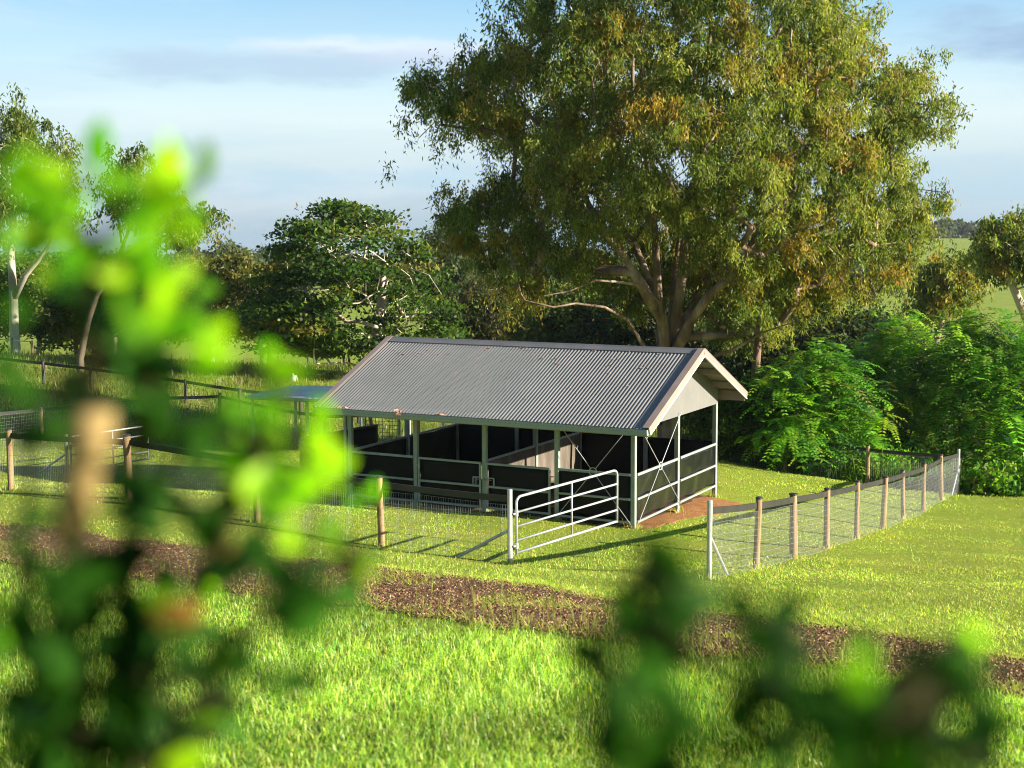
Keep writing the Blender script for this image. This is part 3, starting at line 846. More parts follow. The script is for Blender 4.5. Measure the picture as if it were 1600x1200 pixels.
# pale wire fence by the white gum
fw = [at(x, y, d)[:2] for x, y, d in ((-60, 565, 80), (20, 572, 79), (50, 573, 78.5))]
fence('wire_fence', 'pale rail fence at the foot of the white gum tree', fw, 'www', hpost=1.1, mesh=False, rail_h=.06, rail_mat='galv', post_r=.06)
p = at(408, 586, 76); z = g1(p[0], p[1])
mb = MB(); mb.tube([(p[0], p[1], z - .1), (p[0] + .02, p[1], z + .9), (p[0] + .04, p[1], z + 1.95)], [.085, .075, .065], 10)
tag(mb.build('timber_pole', M['bark_white'], smooth=True), 'pale bare pole standing in the far paddock left of the fig tree', 'pole')
for k, x in enumerate((482, 496, 538, 546)):
    p = at(x, 597, 88); z = g1(p[0], p[1]); mb = MB(); h = .75 + .1 * (k % 2)
    mb.tube([(p[0], p[1], z - .1), (p[0], p[1], z + h)], [.09, .08], 8)
    tag(mb.build('fence_post', M['darkwood'], smooth=True), 'short dark stump-like post in the far grass under the fig tree', 'post', 'dark posts in the far grass')
# small white marker on a stake
p = at(459, 600, 74); z = g1(p[0], p[1]); zt = at(459, 597, 74)[2]
T = thing('paddock_marker', 'small white marker on a stake in the far paddock beside the shelter roof', 'marker', (p[0], p[1], z))
mb = MB(); mb.tube([(p[0] + .1, p[1], z - .1), (p[0] + .1, p[1], zt + .1)], .025, 8); mb.build('stake', M['pine'], T)
mb = MB(); mb.tube([(p[0], p[1], zt), (p[0] + .01, p[1], zt + .2), (p[0], p[1], zt + .3), (p[0] - .03, p[1], zt + .33), (p[0] - .05, p[1], zt + .45)], [.19, .2, .17, .07, .05], 10); mb.build('bag', M['whitepaint'], T, smooth=True)


# ------------------------------------------------------------------ flat roofed shelter behind, left of the shed
def build_shelter():
    a = at(391, 619, 47); b = at(640, 627, 45.2)
    dx = (b - a)[:2]; L = np.linalg.norm(dx); e1 = np.r_[dx / L, 0]; e2 = np.array([-e1[1], e1[0], 0])
    z = a[2]
    T = thing('field_shelter', 'flat roofed field shelter with blue grey sheet roof behind the shed', 'shelter', (a[0], a[1], g1(a[0], a[1])))
    P = lambda s, t, zz: np.array([a[0], a[1], 0]) + e1 * s + e2 * t + UP * zz
    n = int(L / .19); grid = []
    for t in (-.1, 1.6, 3.3):
        grid.append([P(-.1 + (L + .2) * i / (n * 4), t, z + .012 * t * .0 + (.022 if i % 4 in (0, 1) else 0)) for i in range(n * 4 + 1)])
    mb = MB(); mb.sheet(grid, thick=(0, 0, -.006)); mb.build('roof_sheet', M['bluesheet'], T)
    mb = MB(); mb.bar(P(-.12, -.13, z - .03), P(L + .12, -.13, z - .03), .03, .09); mb.build('fascia', M['gutter'], T)
    for s in (.05, L * .36, L * .70, L - .05):
        for t in (.05, 3.1):
            p = P(s, t, 0); g = g1(p[0], p[1])
            mb = MB(); mb.bar((p[0], p[1], g - .1), (p[0], p[1], z - .02), .09, .09); mb.build('post', M['post'], T)
    for t in (.05, 3.1):
        mb = MB(); mb.bar(P(-.05, t, z - .075), P(L + .05, t, z - .075), .05, .10); mb.build('beam', M['post'], T)
    for s in (.05, L - .05):
        pass
    # mesh yard panel under the roof
    mb = MB(); sA, sB = L * .72, L * .93
    gA = g1(*P(sA, .05, 0)[:2])
    mb.tube([P(sA, .1, gA + .3), P(sA, .1, gA + 1.15), P(sB, .1, gA + 1.15), P(sB, .1, gA + .3), P(sA, .1, gA + .3)], .025, 8)
    f = mb.build('yard_panel', M['darkwood'], T)
    mb = MB()
    for k in range(1, 10): mb.tube([P(sA + (sB - sA) * k / 10, .1, gA + .3), P(sA + (sB - sA) * k / 10, .1, gA + 1.15)], .008, 5)
    for k in range(1, 7): mb.tube([P(sA, .1, gA + .3 + .85 * k / 7), P(sB, .1, gA + .3 + .85 * k / 7)], .008, 5)
    mb.build('mesh', M['darkwood'], f)
    mb = MB(); mb.tube([P(L - .05, .05, z - .55), P(L - .65, .05, z - .1)], .03, 8); mb.tube([P(L - .05, 3.1, z - .6), P(L - .75, 3.1, z - .1)], .03, 8); mb.build('knee_brace', M['galv'], T)


build_shelter()


# ------------------------------------------------------------------ vegetation
def inpoly(px, py, poly):
    x, y = np.array(poly, float).T; n = len(x); c = np.zeros(len(px), bool); j = n - 1
    for i in range(n):
        with np.errstate(divide='ignore', invalid='ignore'):
            cond = ((y[i] > py) != (y[j] > py)) & (px < (x[j] - x[i]) * (py - y[i]) / (y[j] - y[i] + 1e-12) + x[i])
        c ^= cond; j = i
    return c


def edge_dist(px, py, poly):
    P = np.array(poly, float); Qn = np.roll(P, -1, 0); out = np.full(len(px), 1e9)
    for a, b in zip(P, Qn):
        d = b - a; t = np.clip(((px - a[0]) * d[0] + (py - a[1]) * d[1]) / (d @ d + 1e-9), 0, 1)
        out = np.minimum(out, np.hypot(px - a[0] - t * d[0], py - a[1] - t * d[1]))
    return out


def jitter(cols, amt=.22):
    n = len(cols); k = np.exp(rng.normal(size=(n, 1)) * amt)
    h = 1 + rng.normal(size=(n, 3)) * [.10, .06, .12]
    return np.clip(cols * k * h, .003, .9)


def unit(v): return v / (np.linalg.norm(v, axis=-1, keepdims=True) + 1e-9)


def leaf_quads(p, d, s, L, W):
    """rhombus leaves: base p, direction d, side s, length L, half width W"""
    L = L[:, None]; W = W[:, None]
    return np.stack([p, p + d * L * .42 + s * W, p + d * L, p + d * L * .42 - s * W], 1)


PAL = {
    'gum': [((.10, .135, .022), 3.0), ((.145, .175, .03), 2.8), ((.21, .225, .042), 2.2), ((.055, .085, .018), 1.6), ((.21, .17, .03), 1.1), ((.26, .175, .028), .45)],
    'gumgreen': [((.08, .12, .024), 3), ((.13, .16, .032), 2), ((.065, .095, .022), 1.5), ((.16, .14, .035), .6)],
    'fig': [((.034, .072, .012), 3), ((.055, .10, .014), 2.5), ((.10, .14, .018), 1.6), ((.024, .048, .011), 1.3), ((.15, .13, .022), .7)],
    'figtail': [((.05, .085, .012), 2), ((.085, .10, .015), 2), ((.12, .11, .02), 1)],
    'olive': [((.07, .075, .022), 3), ((.095, .09, .028), 2), ((.05, .058, .018), 2), ((.13, .105, .035), .7)],
    'olivegold': [((.10, .11, .025), 3), ((.15, .135, .03), 2), ((.07, .08, .02), 2), ((.18, .14, .04), .7)],
    'greygreen': [((.055, .075, .035), 3), ((.08, .10, .045), 2), ((.04, .055, .025), 1)],
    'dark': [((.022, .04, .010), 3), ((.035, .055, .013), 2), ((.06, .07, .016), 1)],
    'fern': [((.085, .22, .02), 3.0), ((.15, .31, .024), 2.4), ((.04, .12, .028), 2.0), ((.22, .37, .022), 1.2), ((.15, .17, .03), .4)],
    'broad': [((.05, .095, .012), 3), ((.09, .14, .015), 2), ((.03, .06, .01), 2)],
}


def pal_pick(pal, n):
    c = np.array([q[0] for q in PAL[pal]]); w = np.array([q[1] for q in PAL[pal]]); w = w / w.sum()
    return c[rng.choice(len(c), n, p=w)]


def clump_centres(poly, Y, thick, n, R, zone=0.0, mind=.5, py_bias=None):
    P = np.array(poly, float); mpp = Y / F
    lo, hi = P.min(0), P.max(0)
    px = rng.uniform(lo[0], hi[0], n * 14); py = rng.uniform(lo[1], hi[1], n * 14)
    ok = inpoly(px, py, poly); px, py = px[ok], py[ok]
    ed = edge_dist(px, py, poly); ok = ed > .42 * R / mpp; px, py, ed = px[ok], py[ok], ed[ok]
    dm = max(ed.max(), 1)
    tz = thick * np.sqrt(np.clip(ed / (dm * .8), .04, 1))
    u = rng.uniform(-1, 1, len(px)); u = np.sign(u) * np.abs(u) ** .45
    out = []
    if py_bias is not None:
        x0, x1, y0, y1 = py_bias
        inb = (px > x0) & (px < x1) & (py > y0) & (py < y1)
        u = np.where(inb & (rng.random(len(px)) < .92), np.abs(u) * .9 + .1, u)
    for i in range(len(px)):
        p = at(px[i], py[i], Y + u[i] * tz[i])
        if out:
            dd = np.linalg.norm(np.array(out) - p, axis=1)
            if dd.min() < mind * R: continue
        out.append(p)
        if len(out) >= n: break
    return np.array(out)


def build_tree(name, label, cat, Y, trunk, poly, n=200, R=.8, per=200, leaf=(.16, .03), pal='gum', thick=5, mode='droop', bark='bark_brown', r0=.3, limbs=(), twig=.012, group=None, extra=None, flat=.7, bias=None, bare=0.0, bare_px=None):
    """trunk: [(px,py,dY,r)...] from the ground up; limbs: polylines [(px,py,dY)...] starting near the trunk"""
    tp = [at(a, b, Y + c) for a, b, c, r in trunk]; tr_ = [r for *_, r in trunk]
    gx, gy = tp[0][0], tp[0][1]; gz = g1(gx, gy)
    if tp[0][2] > gz - .1: tp = [np.array([gx, gy, gz - .15])] + tp; tr_ = [tr_[0] * 1.15] + tr_
    else: tp[0][2] = gz - .15
    T = thing(name, label, cat, (gx, gy, gz), group)
    nodes = []; par = []; rad = []; fixed = []

    def chain(pts, rs, parent):
        for q, r in zip(pts, rs):
            nodes.append(np.array(q, float)); par.append(parent); rad.append(r); fixed.append(True); parent = len(nodes) - 1
        return parent
    # densify
    def dens(pts, rs, step):
        o, orr = [], []
        for i in range(len(pts) - 1):
            a, b = np.array(pts[i]), np.array(pts[i + 1]); k = max(1, int(np.linalg.norm(b - a) / step))
            for j in range(k):
                o.append(a + (b - a) * j / k + (rng.normal(size=3) * step * .035 if j else 0)); orr.append(rs[i] + (rs[i + 1] - rs[i]) * j / k)
        o.append(np.array(pts[-1])); orr.append(rs[-1]); return o, orr
    st = R * .9
    chain(*dens(tp, tr_, st), -1)
    ntr = len(nodes)
    for lb in limbs:
        pts = [at(a, b, Y + c) for a, b, c in lb['p']]; ra, rb = lb['r']
        pts, rs = dens(pts, list(np.linspace(ra, rb, len(pts))), st)
        dd = np.linalg.norm(np.array(nodes) - pts[0], axis=1); k = int(dd.argmin())
        chain(pts[0 if dd[k] > .05 else 1:], rs, k)
    C = clump_centres(poly, Y, thick, n, R, py_bias=bias)
    if extra is not None: C = np.r_[C, [at(*e) for e in extra]]
    top = np.array(tp[-1])
    order = np.argsort(np.linalg.norm(C - top, axis=1))
    first = max(1, int(ntr * .45))
    ends = []
    for ci in order:
        c = C[ci]; N = np.array(nodes)
        dv = c - N; dist = np.linalg.norm(dv, axis=1)
        cost = dist + np.where(dv[:, 2] < -.2 * dist, .8 * R, 0) + np.where(np.arange(len(N)) < first, 6, 0)
        k = int(cost.argmin()); a = nodes[k]; L = dist[k]; m = max(1, int(L / (R * .8)))
        pr = k; bow = rng.normal(size=3) * .09 * L + UP * .08 * L
        for j in range(1, m + 1):
            f = j / m
            nodes.append(a + (c - a) * f + bow * 4 * f * (1 - f) * .5 + (rng.normal(size=3) * .05 * R if j < m else 0)); par.append(pr); rad.append(0); fixed.append(False); pr = len(nodes) - 1
        ends.append(pr)
    # pipe model radii
    cnt = np.zeros(len(nodes))
    for e in ends:
        while e >= 0: cnt[e] += 1; e = par[e]
    rr = np.array([rad[i] if fixed[i] else 0 for i in range(len(nodes))])
    rr = np.maximum(rr, twig * np.sqrt(np.maximum(cnt, .4)) * np.where(np.array(fixed), .9, 1))
    for i in range(len(nodes)):
        if par[i] >= 0 and rr[i] > rr[par[i]]: rr[i] = rr[par[i]] * .98
    mb = MB()
    ch = {}
    for i, q in enumerate(par): ch.setdefault(q, []).append(i)
    done = set()
    for i in range(len(nodes)):       # follow strands so that limbs are smooth continuous tubes
        if i in done: continue
        s = [i]; done.add(i)
        while True:
            nx = [c for c in ch.get(s[-1], []) if c not in done]
            if not nx: break
            c = max(nx, key=lambda k: rr[k]); s.append(c); done.add(c)
        pts = [nodes[k] for k in s]; rs = [rr[k] for k in s]
        if par[s[0]] >= 0: pts = [nodes[par[s[0]]]] + pts; rs = [rs[0]] + rs
        if len(pts) > 1: mb.tube(pts, rs, 10 if max(rs) > .15 else (6 if max(rs) > .05 else 4), caps=False)
    mb.build('trunk', M[bark], T, smooth=True)
    # foliage
    C = C[rng.random(len(C)) >= bare]
    if bare_px:
        r_ = C[:, [0, 2]] / C[:, 1:2]; a_ = np.array([at(x, y, 1.0)[[0, 2]] for x, y, _ in bare_px]); w_ = np.array([q[2] for q in bare_px]) / F
        inz = (np.linalg.norm(r_[:, None] - a_[None], axis=2) < w_).any(1)
        C = C[~inz | (rng.random(len(C)) < .22)]
    k = len(C); base = pal_pick(pal, k)
    ncl = np.maximum((per * np.exp(rng.normal(size=k) * .3)).astype(int), 10)
    idx = np.repeat(np.arange(k), ncl); n_ = len(idx)
    Rk = (R * np.exp(rng.normal(size=k) * .2))[idx]
    if mode == 'droop':
        # each clump is several hanging sprays
        ns = 7; so = rng.normal(size=(k, ns, 3)) * [.5, .5, .36]; sp = so[idx, rng.integers(0, ns, n_)]
        loc = sp + rng.normal(size=(n_, 3)) * [.15, .15, .22] - UP * .1
        p = C[idx] + loc * Rk[:, None]
        d = unit(rng.normal(size=(n_, 3)) * [.6, .6, .45] + [0, 0, -.95])
    elif mode == 'tier':
        loc = rng.normal(size=(n_, 3)) * [.60, .60, .13]
        p = C[idx] + loc * Rk[:, None]; d = unit(rng.normal(size=(n_, 3)) * [1, 1, .7] + [0, 0, .25])
    else:
        ns = 6; so = rng.normal(size=(k, ns, 3)) * .5; sp = so[idx, rng.integers(0, ns, n_)]
        loc = sp + rng.normal(size=(n_, 3)) * .25
        p = C[idx] + loc * Rk[:, None] * [1, 1, flat]; d = unit(rng.normal(size=(n_, 3)) + [0, 0, -.1])
    s = unit(np.cross(d, rng.normal(size=(n_, 3))))
    Ln = leaf[0] * np.exp(rng.normal(size=n_) * .25); Wn = leaf[1] * np.exp(rng.normal(size=n_) * .25)
    cols = jitter(base[idx], .25)
    alt = rng.random(n_) < .22; cols[alt] = jitter(pal_pick(pal, alt.sum()), .2)
    quads_mesh('crown', leaf_quads(p, d, s, Ln, Wn), cols, M['leaf'], T)
    return T


def frond_shrub(name, label, Y, stems, poly, n=80, R=.62, per=9, flen=.85, pal='fern', thick=2.4, nl=11, lsize=(.17, .036), group=None):
    """feathery shrub: sprays of pinnate fronds at the branch ends"""
    C = clump_centres(poly, Y, thick, n, R)
    b = at(stems[0][0], stems[0][1], Y); gz = g1(b[0], b[1])
    T = thing(name, label, 'shrub', (b[0], b[1], gz), group)
    mb = MB(); ST = []
    for sx_, sy_, tx, ty, dY in stems:
        a = at(sx_, sy_, Y + dY); a[2] = g1(a[0], a[1]) - .1; e = at(tx, ty, Y + dY)
        pts = [a + (e - a) * f + rng.normal(size=3) * .05 for f in np.linspace(0, 1, 8)]; ST += pts
        mb.tube(pts, np.linspace(.05, .018, 8), 6, caps=False)
    ST = np.array(ST)
    for c in C:
        k = np.linalg.norm(ST - c, axis=1).argmin(); a = ST[k]; mid = (a + c) / 2 + UP * .12
        mb.tube([a, mid, c], [.016, .012, .006], 4, caps=False)
    mb.build('stem', M['bark_brown'], T, smooth=True)
    k = len(C); base = pal_pick(pal, k); fi = np.repeat(np.arange(k), per); nf = len(fi)
    az = rng.uniform(0, 2 * pi, nf); el = rng.uniform(-.25, .8, nf); L = flen * np.exp(rng.normal(size=nf) * .2)
    h = np.c_[np.cos(az), np.sin(az), np.zeros(nf)]; out = h * np.cos(el)[:, None] + UP * np.sin(el)[:, None]
    org = C[fi] + rng.normal(size=(nf, 3)) * R * .35
    sd = unit(np.cross(out, UP)); droop = rng.uniform(.35, 1.0, nf)
    Q = []; CC = []
    fc = jitter(base[fi], .22)
    for j in range(nl):
        f = (j + .7) / nl
        p = org + out * (L * f)[:, None] - UP * (L * droop * f * f * .8)[:, None]
        tg = unit(out * 1.0 - UP * (2 * droop * f * .8)[:, None])
        ll = lsize[0] * (L / flen) * (1.15 - .75 * abs(f - .4)); ww = np.full(nf, lsize[1])
        up_ = unit(np.cross(sd, tg))
        for sg in (-1, 1):
            d = unit(sd * sg * .95 + tg * .45 + up_ * rng.normal(size=(nf, 1)) * .15 - UP * .12)
            Q.append(leaf_quads(p, d, unit(tg - d * (tg * d).sum(1, keepdims=True)), ll, ww)); CC.append(jitter(fc, .08))
    quads_mesh('foliage', np.concatenate(Q), np.concatenate(CC), M['leaf'], T)
    return T


# --- the big gum behind the shed
OUT1 = [(690, 330), (698, 300), (740, 288), (765, 265), (775, 240), (745, 215), (715, 195), (690, 205), (660, 222), (640, 228), (640, 205), (668, 192), (655, 150), (638, 135), (645, 108), (668, 92), (700, 98), (718, 84), (745, 72), (765, 40), (790, 0), (830, -60), (900, -130), (1000, -180), (1120, -190), (1230, -160), (1310, -90), (1350, -20), (1380, 20), (1378, 70), (1400, 105), (1430, 88), (1458, 100), (1455, 128), (1480, 148), (1488, 185), (1462, 205), (1440, 220), (1438, 255), (1425, 285), (1470, 285), (1492, 318), (1470, 350), (1440, 385), (1430, 430), (1400, 470), (1330, 492), (1260, 485), (1230, 530), (1190, 570), (1150, 545), (1110, 520), (1060, 480), (1010, 500), (940, 470), (880, 455), (810, 480), (775, 445), (760, 410), (705, 390)]
L1 = [dict(p=[(1045, 560, 0), (1030, 480, .5), (1025, 400, .5), (1020, 330, 0), (1010, 250, 0), (990, 160, 0), (985, 60, 0), (990, -60, 0)], r=(0.163, 0.028)),
      dict(p=[(1048, 550, 0), (1062, 460, -.6), (1070, 380, -1), (1085, 310, -1.5), (1090, 240, -2), (1100, 150, -2), (1110, 50, -2), (1105, -60, -2)], r=(0.184, 0.028)),
      dict(p=[(1052, 555, -.2), (1080, 500, -1), (1110, 460, -1.6), (1150, 420, -2.2), (1180, 370, -3), (1230, 320, -3), (1280, 260, -3), (1330, 190, -3)], r=(0.170, 0.028)),
      dict(p=[(1040, 560, -.2), (1035, 500, -.8), (1005, 450, -1.8), (975, 400, -2.4), (950, 370, -3), (920, 320, -3.4), (890, 260, -3.5), (850, 200, -3), (790, 150, -2), (720, 120, -1)], r=(0.136, 0.022)),
      dict(p=[(1035, 610, -.2), (1005, 540, -1.8), (980, 500, -2.6), (945, 480, -3.2), (900, 474, -3.6), (865, 480, -4), (820, 470, -4.2)], r=(0.075, 0.012)),
      dict(p=[(1040, 530, -.3), (1030, 470, -1.8), (1000, 445, -2.8), (960, 440, -3.4), (930, 438, -3.8), (890, 455, -4.2), (850, 462, -4.4)], r=(0.068, 0.011)),
      dict(p=[(1055, 590, -.2), (1110, 558, -1.8), (1150, 545, -2.6), (1190, 520, -3.4), (1250, 500, -4)], r=(0.068, 0.014)),
      dict(p=[(1060, 520, .3), (1100, 440, 1), (1160, 400, 1.5), (1250, 370, 2.5), (1330, 340, 3), (1400, 310, 2.5)], r=(0.102, 0.017)),
      dict(p=[(1050, 530, .3), (1055, 430, 1.5), (1075, 300, 2.5), (1140, 190, 3), (1200, 90, 3), (1240, -20, 3)], r=(0.150, 0.028)),
      dict(p=[(1030, 470, .8), (990, 380, 2), (930, 300, 3), (830, 290, 3), (760, 320, 2)], r=(0.109, 0.022)),
      dict(p=[(1045, 540, .5), (1060, 420, 3), (1030, 280, 5), (960, 150, 5), (900, 40, 4)], r=(0.122, 0.022)),
      dict(p=[(1110, 460, -1.6), (1190, 400, -3.5), (1240, 375, -3.6)], r=(0.082, 0.022)),
      dict(p=[(1090, 240, -2), (1150, 150, -3.5), (1210, 60, -4), (1250, -30, -3)], r=(0.088, 0.022))]
build_tree('gum_tree', 'huge spreading gum tree with rust tinged crown right behind the shed', 'tree', 46,
           [(1047, 720, 0, .40), (1046, 660, 0, .37), (1045, 590, 0, .33), (1046, 545, 0, .27)], OUT1, n=880, R=.70, per=480, bias=(940, 1150, 340, 560), leaf=(.15, .0215), pal='gum', thick=6.8, limbs=L1, twig=.015, bark='bark_gum',
           extra=[(715, 320, 45), (730, 350, 46.5), (748, 392, 45), (765, 300, 47), (722, 372, 44.5), (790, 445, 44), (822, 462, 43), (768, 415, 45.5), (708, 338, 46), (755, 340, 43), (785, 370, 42.5), (800, 410, 42.5), (780, 275, 45), (650, 120, 45.5), (665, 140, 46), (690, 110, 46), (655, 215, 46), (690, 195, 45), (720, 150, 46), (1430, 105, 46), (1465, 165, 46), (1470, 300, 46)])
# --- rounder dark fig-like tree left of the shed roof
OUT2 = [(392, 425), (425, 405), (440, 352), (470, 332), (490, 318), (520, 303), (548, 312), (575, 316), (605, 326), (622, 350), (645, 362), (662, 388), (690, 420), (702, 460), (712, 500), (726, 522), (700, 548), (640, 556), (600, 572), (540, 560), (480, 570), (440, 548), (400, 525), (378, 480)]
build_tree('fig_tree', 'broad dark green tree with pale bare branches left of the shed roof', 'tree', 77,
           [(577, 594, 0, .42), (588, 540, 0, .38), (596, 480, 0, .3), (600, 430, 0, .2)], OUT2, n=330, R=.95, per=190, leaf=(.25, .08), pal='fig', thick=6.5, mode='tier', bark='bark_pale', twig=.015, bare=.18, bare_px=[(575, 400, 42), (610, 420, 34), (500, 452, 30), (645, 490, 40), (560, 500, 30)],
           limbs=[dict(p=[(592, 500, 0), (570, 460, -2), (540, 448, -4), (500, 450, -5), (460, 455, -5.5)], r=(0.074, 0.018)), dict(p=[(598, 460, 0), (610, 420, -3), (590, 400, -5), (560, 380, -5)], r=(0.063, 0.015)),
                  dict(p=[(598, 440, 0), (640, 420, -3), (670, 430, -5), (690, 460, -5)], r=(0.056, 0.012)), dict(p=[(590, 520, 0), (630, 490, -3), (670, 490, -5)], r=(0.060, 0.015)), dict(p=[(578, 580, 0), (540, 566, -2), (490, 568, -3)], r=(0.045, 0.012))])
# --- white gum, far left
OUT3 = [(-120, 130), (-40, 120), (0, 150), (40, 158), (76, 168), (84, 195), (112, 205), (124, 238), (118, 270), (132, 305), (140, 350), (105, 372), (62, 360), (20, 380), (-60, 395), (-130, 330)]
build_tree('gum_tree', 'tall white trunked gum tree at the far left edge', 'tree', 83,
           [(25, 556, 0, .29), (22, 510, 0, .26), (21, 465, 0, .24), (17, 400, 0, .2), (20, 330, 0, .17), (10, 250, 0, .1)], OUT3, n=150, R=1.1, per=190, leaf=(.3, .05), pal='gumgreen', thick=4.5, bark='bark_white', twig=.02,
           limbs=[dict(p=[(21, 468, 0), (40, 430, -.5), (62, 404, -1), (85, 370, -1.5), (104, 320, -1.5)], r=(.2, .06)), dict(p=[(18, 400, 0), (-20, 330, 0), (-60, 250, 0)], r=(.13, .05))])
# --- leaning gum
OUT4 = [(150, 250), (175, 235), (205, 224), (238, 232), (252, 255), (268, 290), (300, 306), (340, 322), (346, 346), (328, 372), (300, 392), (262, 380), (236, 372), (205, 360), (178, 345), (150, 300)]
build_tree('gum_tree', 'slender leaning gum tree with a thin airy crown', 'tree', 72,
           [(126, 560, 0, .17), (138, 500, 0, .15), (152, 460, 0, .135), (170, 434, 0, .12), (186, 400, 0, .09), (205, 350, 0, .065), (222, 300, 0, .04)], OUT4, n=75, R=.75, per=130, leaf=(.26, .045), pal='gumgreen', thick=3, bark='bark_tan', twig=.013,
           limbs=[dict(p=[(186, 402, 0), (215, 385, 0), (250, 360, 0), (300, 345, 0), (330, 335, 0)], r=(.08, .03)), dict(p=[(190, 380, 0), (184, 330, 0), (180, 290, 0)], r=(.07, .03))])
# --- wooded backdrop, each tree on its own
BG = [
    ('bush_tree', 'olive bushy tree behind the leaning gum', 98, [(180, 566, 0, .2), (178, 500, 0, .16), (170, 440, 0, .1)], [(118, 470), (135, 425), (165, 404), (200, 402), (226, 430), (232, 480), (215, 520), (170, 530), (130, 520)], 90, 1.0, 170, (.32, .07), 'olive', 4, 'bush', 'bark_pale'),
    ('bush_tree', 'pale trunked olive tree between the leaning gum and the fig tree', 93, [(232, 566, 0, .16), (236, 510, 0, .13), (250, 455, 0, .08)], [(208, 470), (222, 440), (250, 424), (285, 430), (300, 470), (288, 510), (250, 520), (218, 508)], 75, .9, 160, (.30, .065), 'olive', 3, 'droop', 'bark_white'),
    ('bush_tree', 'olive tree with pale crooked branches left of the fig tree', 88, [(330, 572, 0, .2), (332, 540, 0, .16), (318, 500, 0, .1), (330, 460, 0, .07)], [(276, 440), (300, 416), (335, 402), (378, 400), (408, 426), (418, 480), (402, 520), (372, 532), (350, 510), (318, 520), (290, 540), (280, 500)], 130, .95, 170, (.30, .07), 'olivegold', 4, 'bush', 'bark_pale'),
    ('bush_tree', 'low golden olive tree filling the gap beside the fig trunk', 104, [(420, 575, 0, .16), (424, 520, 0, .1)], [(385, 500), (400, 455), (440, 440), (480, 460), (490, 520), (460, 555), (400, 550)], 80, 1.0, 150, (.32, .08), 'olivegold', 3, 'bush', 'bark_brown'),
    ('bush_tree', 'dark dense tree filling the gap beneath the white gum', 100, [(60, 560, 0, .2), (62, 500, 0, .15), (55, 440, 0, .1)], [(0, 430), (30, 400), (70, 405), (110, 440), (120, 490), (105, 525), (60, 535), (10, 520)], 95, 1.05, 160, (.34, .08), 'gumgreen', 4, 'bush', 'bark_white'),
    ('bush_tree', 'green tree cut by the left edge beneath the white gum', 104, [(-50, 562, 0, .2), (-48, 500, 0, .15)], [(-180, 420), (-120, 375), (-60, 380), (0, 410), (20, 470), (0, 530), (-60, 540), (-170, 540)], 100, 1.15, 160, (.36, .08), 'gumgreen', 4, 'bush', 'bark_brown'),
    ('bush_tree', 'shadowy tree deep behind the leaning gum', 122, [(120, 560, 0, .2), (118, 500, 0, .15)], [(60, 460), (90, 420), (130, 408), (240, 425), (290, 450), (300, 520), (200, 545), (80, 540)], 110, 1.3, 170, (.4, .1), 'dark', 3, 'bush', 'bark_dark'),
    ('gum_tree', 'grey green hazy gum tree between the fig and the big gum', 118, [(708, 570, 0, .3), (709, 490, 0, .24), (700, 440, 0, .16), (705, 390, 0, .1)], [(655, 385), (672, 360), (702, 353), (732, 368), (760, 400), (765, 450), (735, 500), (692, 505), (668, 450), (660, 420)], 120, 1.3, 190, (.36, .075), 'greygreen', 5, 'bush', 'bark_brown'),
    ('weeping_tree', 'weeping olive tree with pale branches over the shed ridge', 96, [(776, 600, 0, .2), (778, 520, 0, .15), (770, 460, 0, .1)], [(690, 500), (710, 450), (755, 425), (805, 440), (825, 490), (825, 560), (770, 575), (700, 570)], 130, 1.05, 180, (.34, .055), 'olive', 4, 'droop', 'bark_white'),
    ('bush_tree', 'mid green tree low behind the middle of the shed ridge', 86, [(880, 600, 0, .25), (880, 520, 0, .18)], [(800, 480), (845, 440), (900, 430), (950, 450), (970, 520), (960, 600), (810, 600)], 150, 1.05, 170, (.3, .075), 'gumgreen', 4, 'bush', 'bark_brown'),
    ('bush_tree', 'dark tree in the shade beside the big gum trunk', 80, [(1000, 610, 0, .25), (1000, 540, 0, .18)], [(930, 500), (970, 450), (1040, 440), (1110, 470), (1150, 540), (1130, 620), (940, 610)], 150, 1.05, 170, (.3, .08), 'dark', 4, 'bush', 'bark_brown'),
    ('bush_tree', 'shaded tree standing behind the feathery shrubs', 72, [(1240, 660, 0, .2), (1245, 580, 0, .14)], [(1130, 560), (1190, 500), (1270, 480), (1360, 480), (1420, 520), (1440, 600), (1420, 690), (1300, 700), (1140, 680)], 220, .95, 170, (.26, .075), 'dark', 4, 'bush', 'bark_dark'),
    ('gum_tree', 'small round crowned rusty gum tree right of the big gum', 76, [(1440, 640, 0, .2), (1458, 560, 0, .16), (1470, 500, 0, .12), (1490, 455, 0, .08)], [(1425, 450), (1446, 412), (1480, 394), (1512, 392), (1536, 415), (1538, 452), (1505, 482), (1468, 505), (1432, 500)], 110, .75, 180, (.24, .04), 'gum', 2.8, 'droop', 'bark_brown'),
    ('gum_tree', 'thin gum tree leaning in at the far right edge', 62, [(1640, 640, 0, .14), (1612, 520, 0, .11), (1596, 480, 0, .09), (1575, 430, 0, .06), (1562, 390, 0, .04)], [(1516, 395), (1530, 352), (1560, 333), (1592, 328), (1650, 345), (1680, 400), (1660, 468), (1610, 460), (1588, 432), (1566, 440), (1535, 415)], 95, .7, 180, (.22, .038), 'gum', 2.4, 'droop', 'bark_pale'),
    ('bush_tree', 'rounded green tree far off over the shelter', 190, [(360, 520, 0, .4), (360, 440, 0, .3)], [(320, 440), (330, 400), (356, 387), (384, 396), (395, 430), (390, 470), (330, 470)], 70, 1.7, 130, (.6, .16), 'greygreen', 4, 'bush', 'bark_brown'),
]
for nm, lb, Y, tk, poly, n, R, per, leaf, pal, th, mode, bk in BG:
    build_tree(nm, lb, 'tree', Y, tk, poly, n=n, R=R, per=per, leaf=leaf, pal=pal, thick=th, mode=mode, bark=bk, twig=.02 if Y < 150 else .05, group='trees along the back of the paddocks')

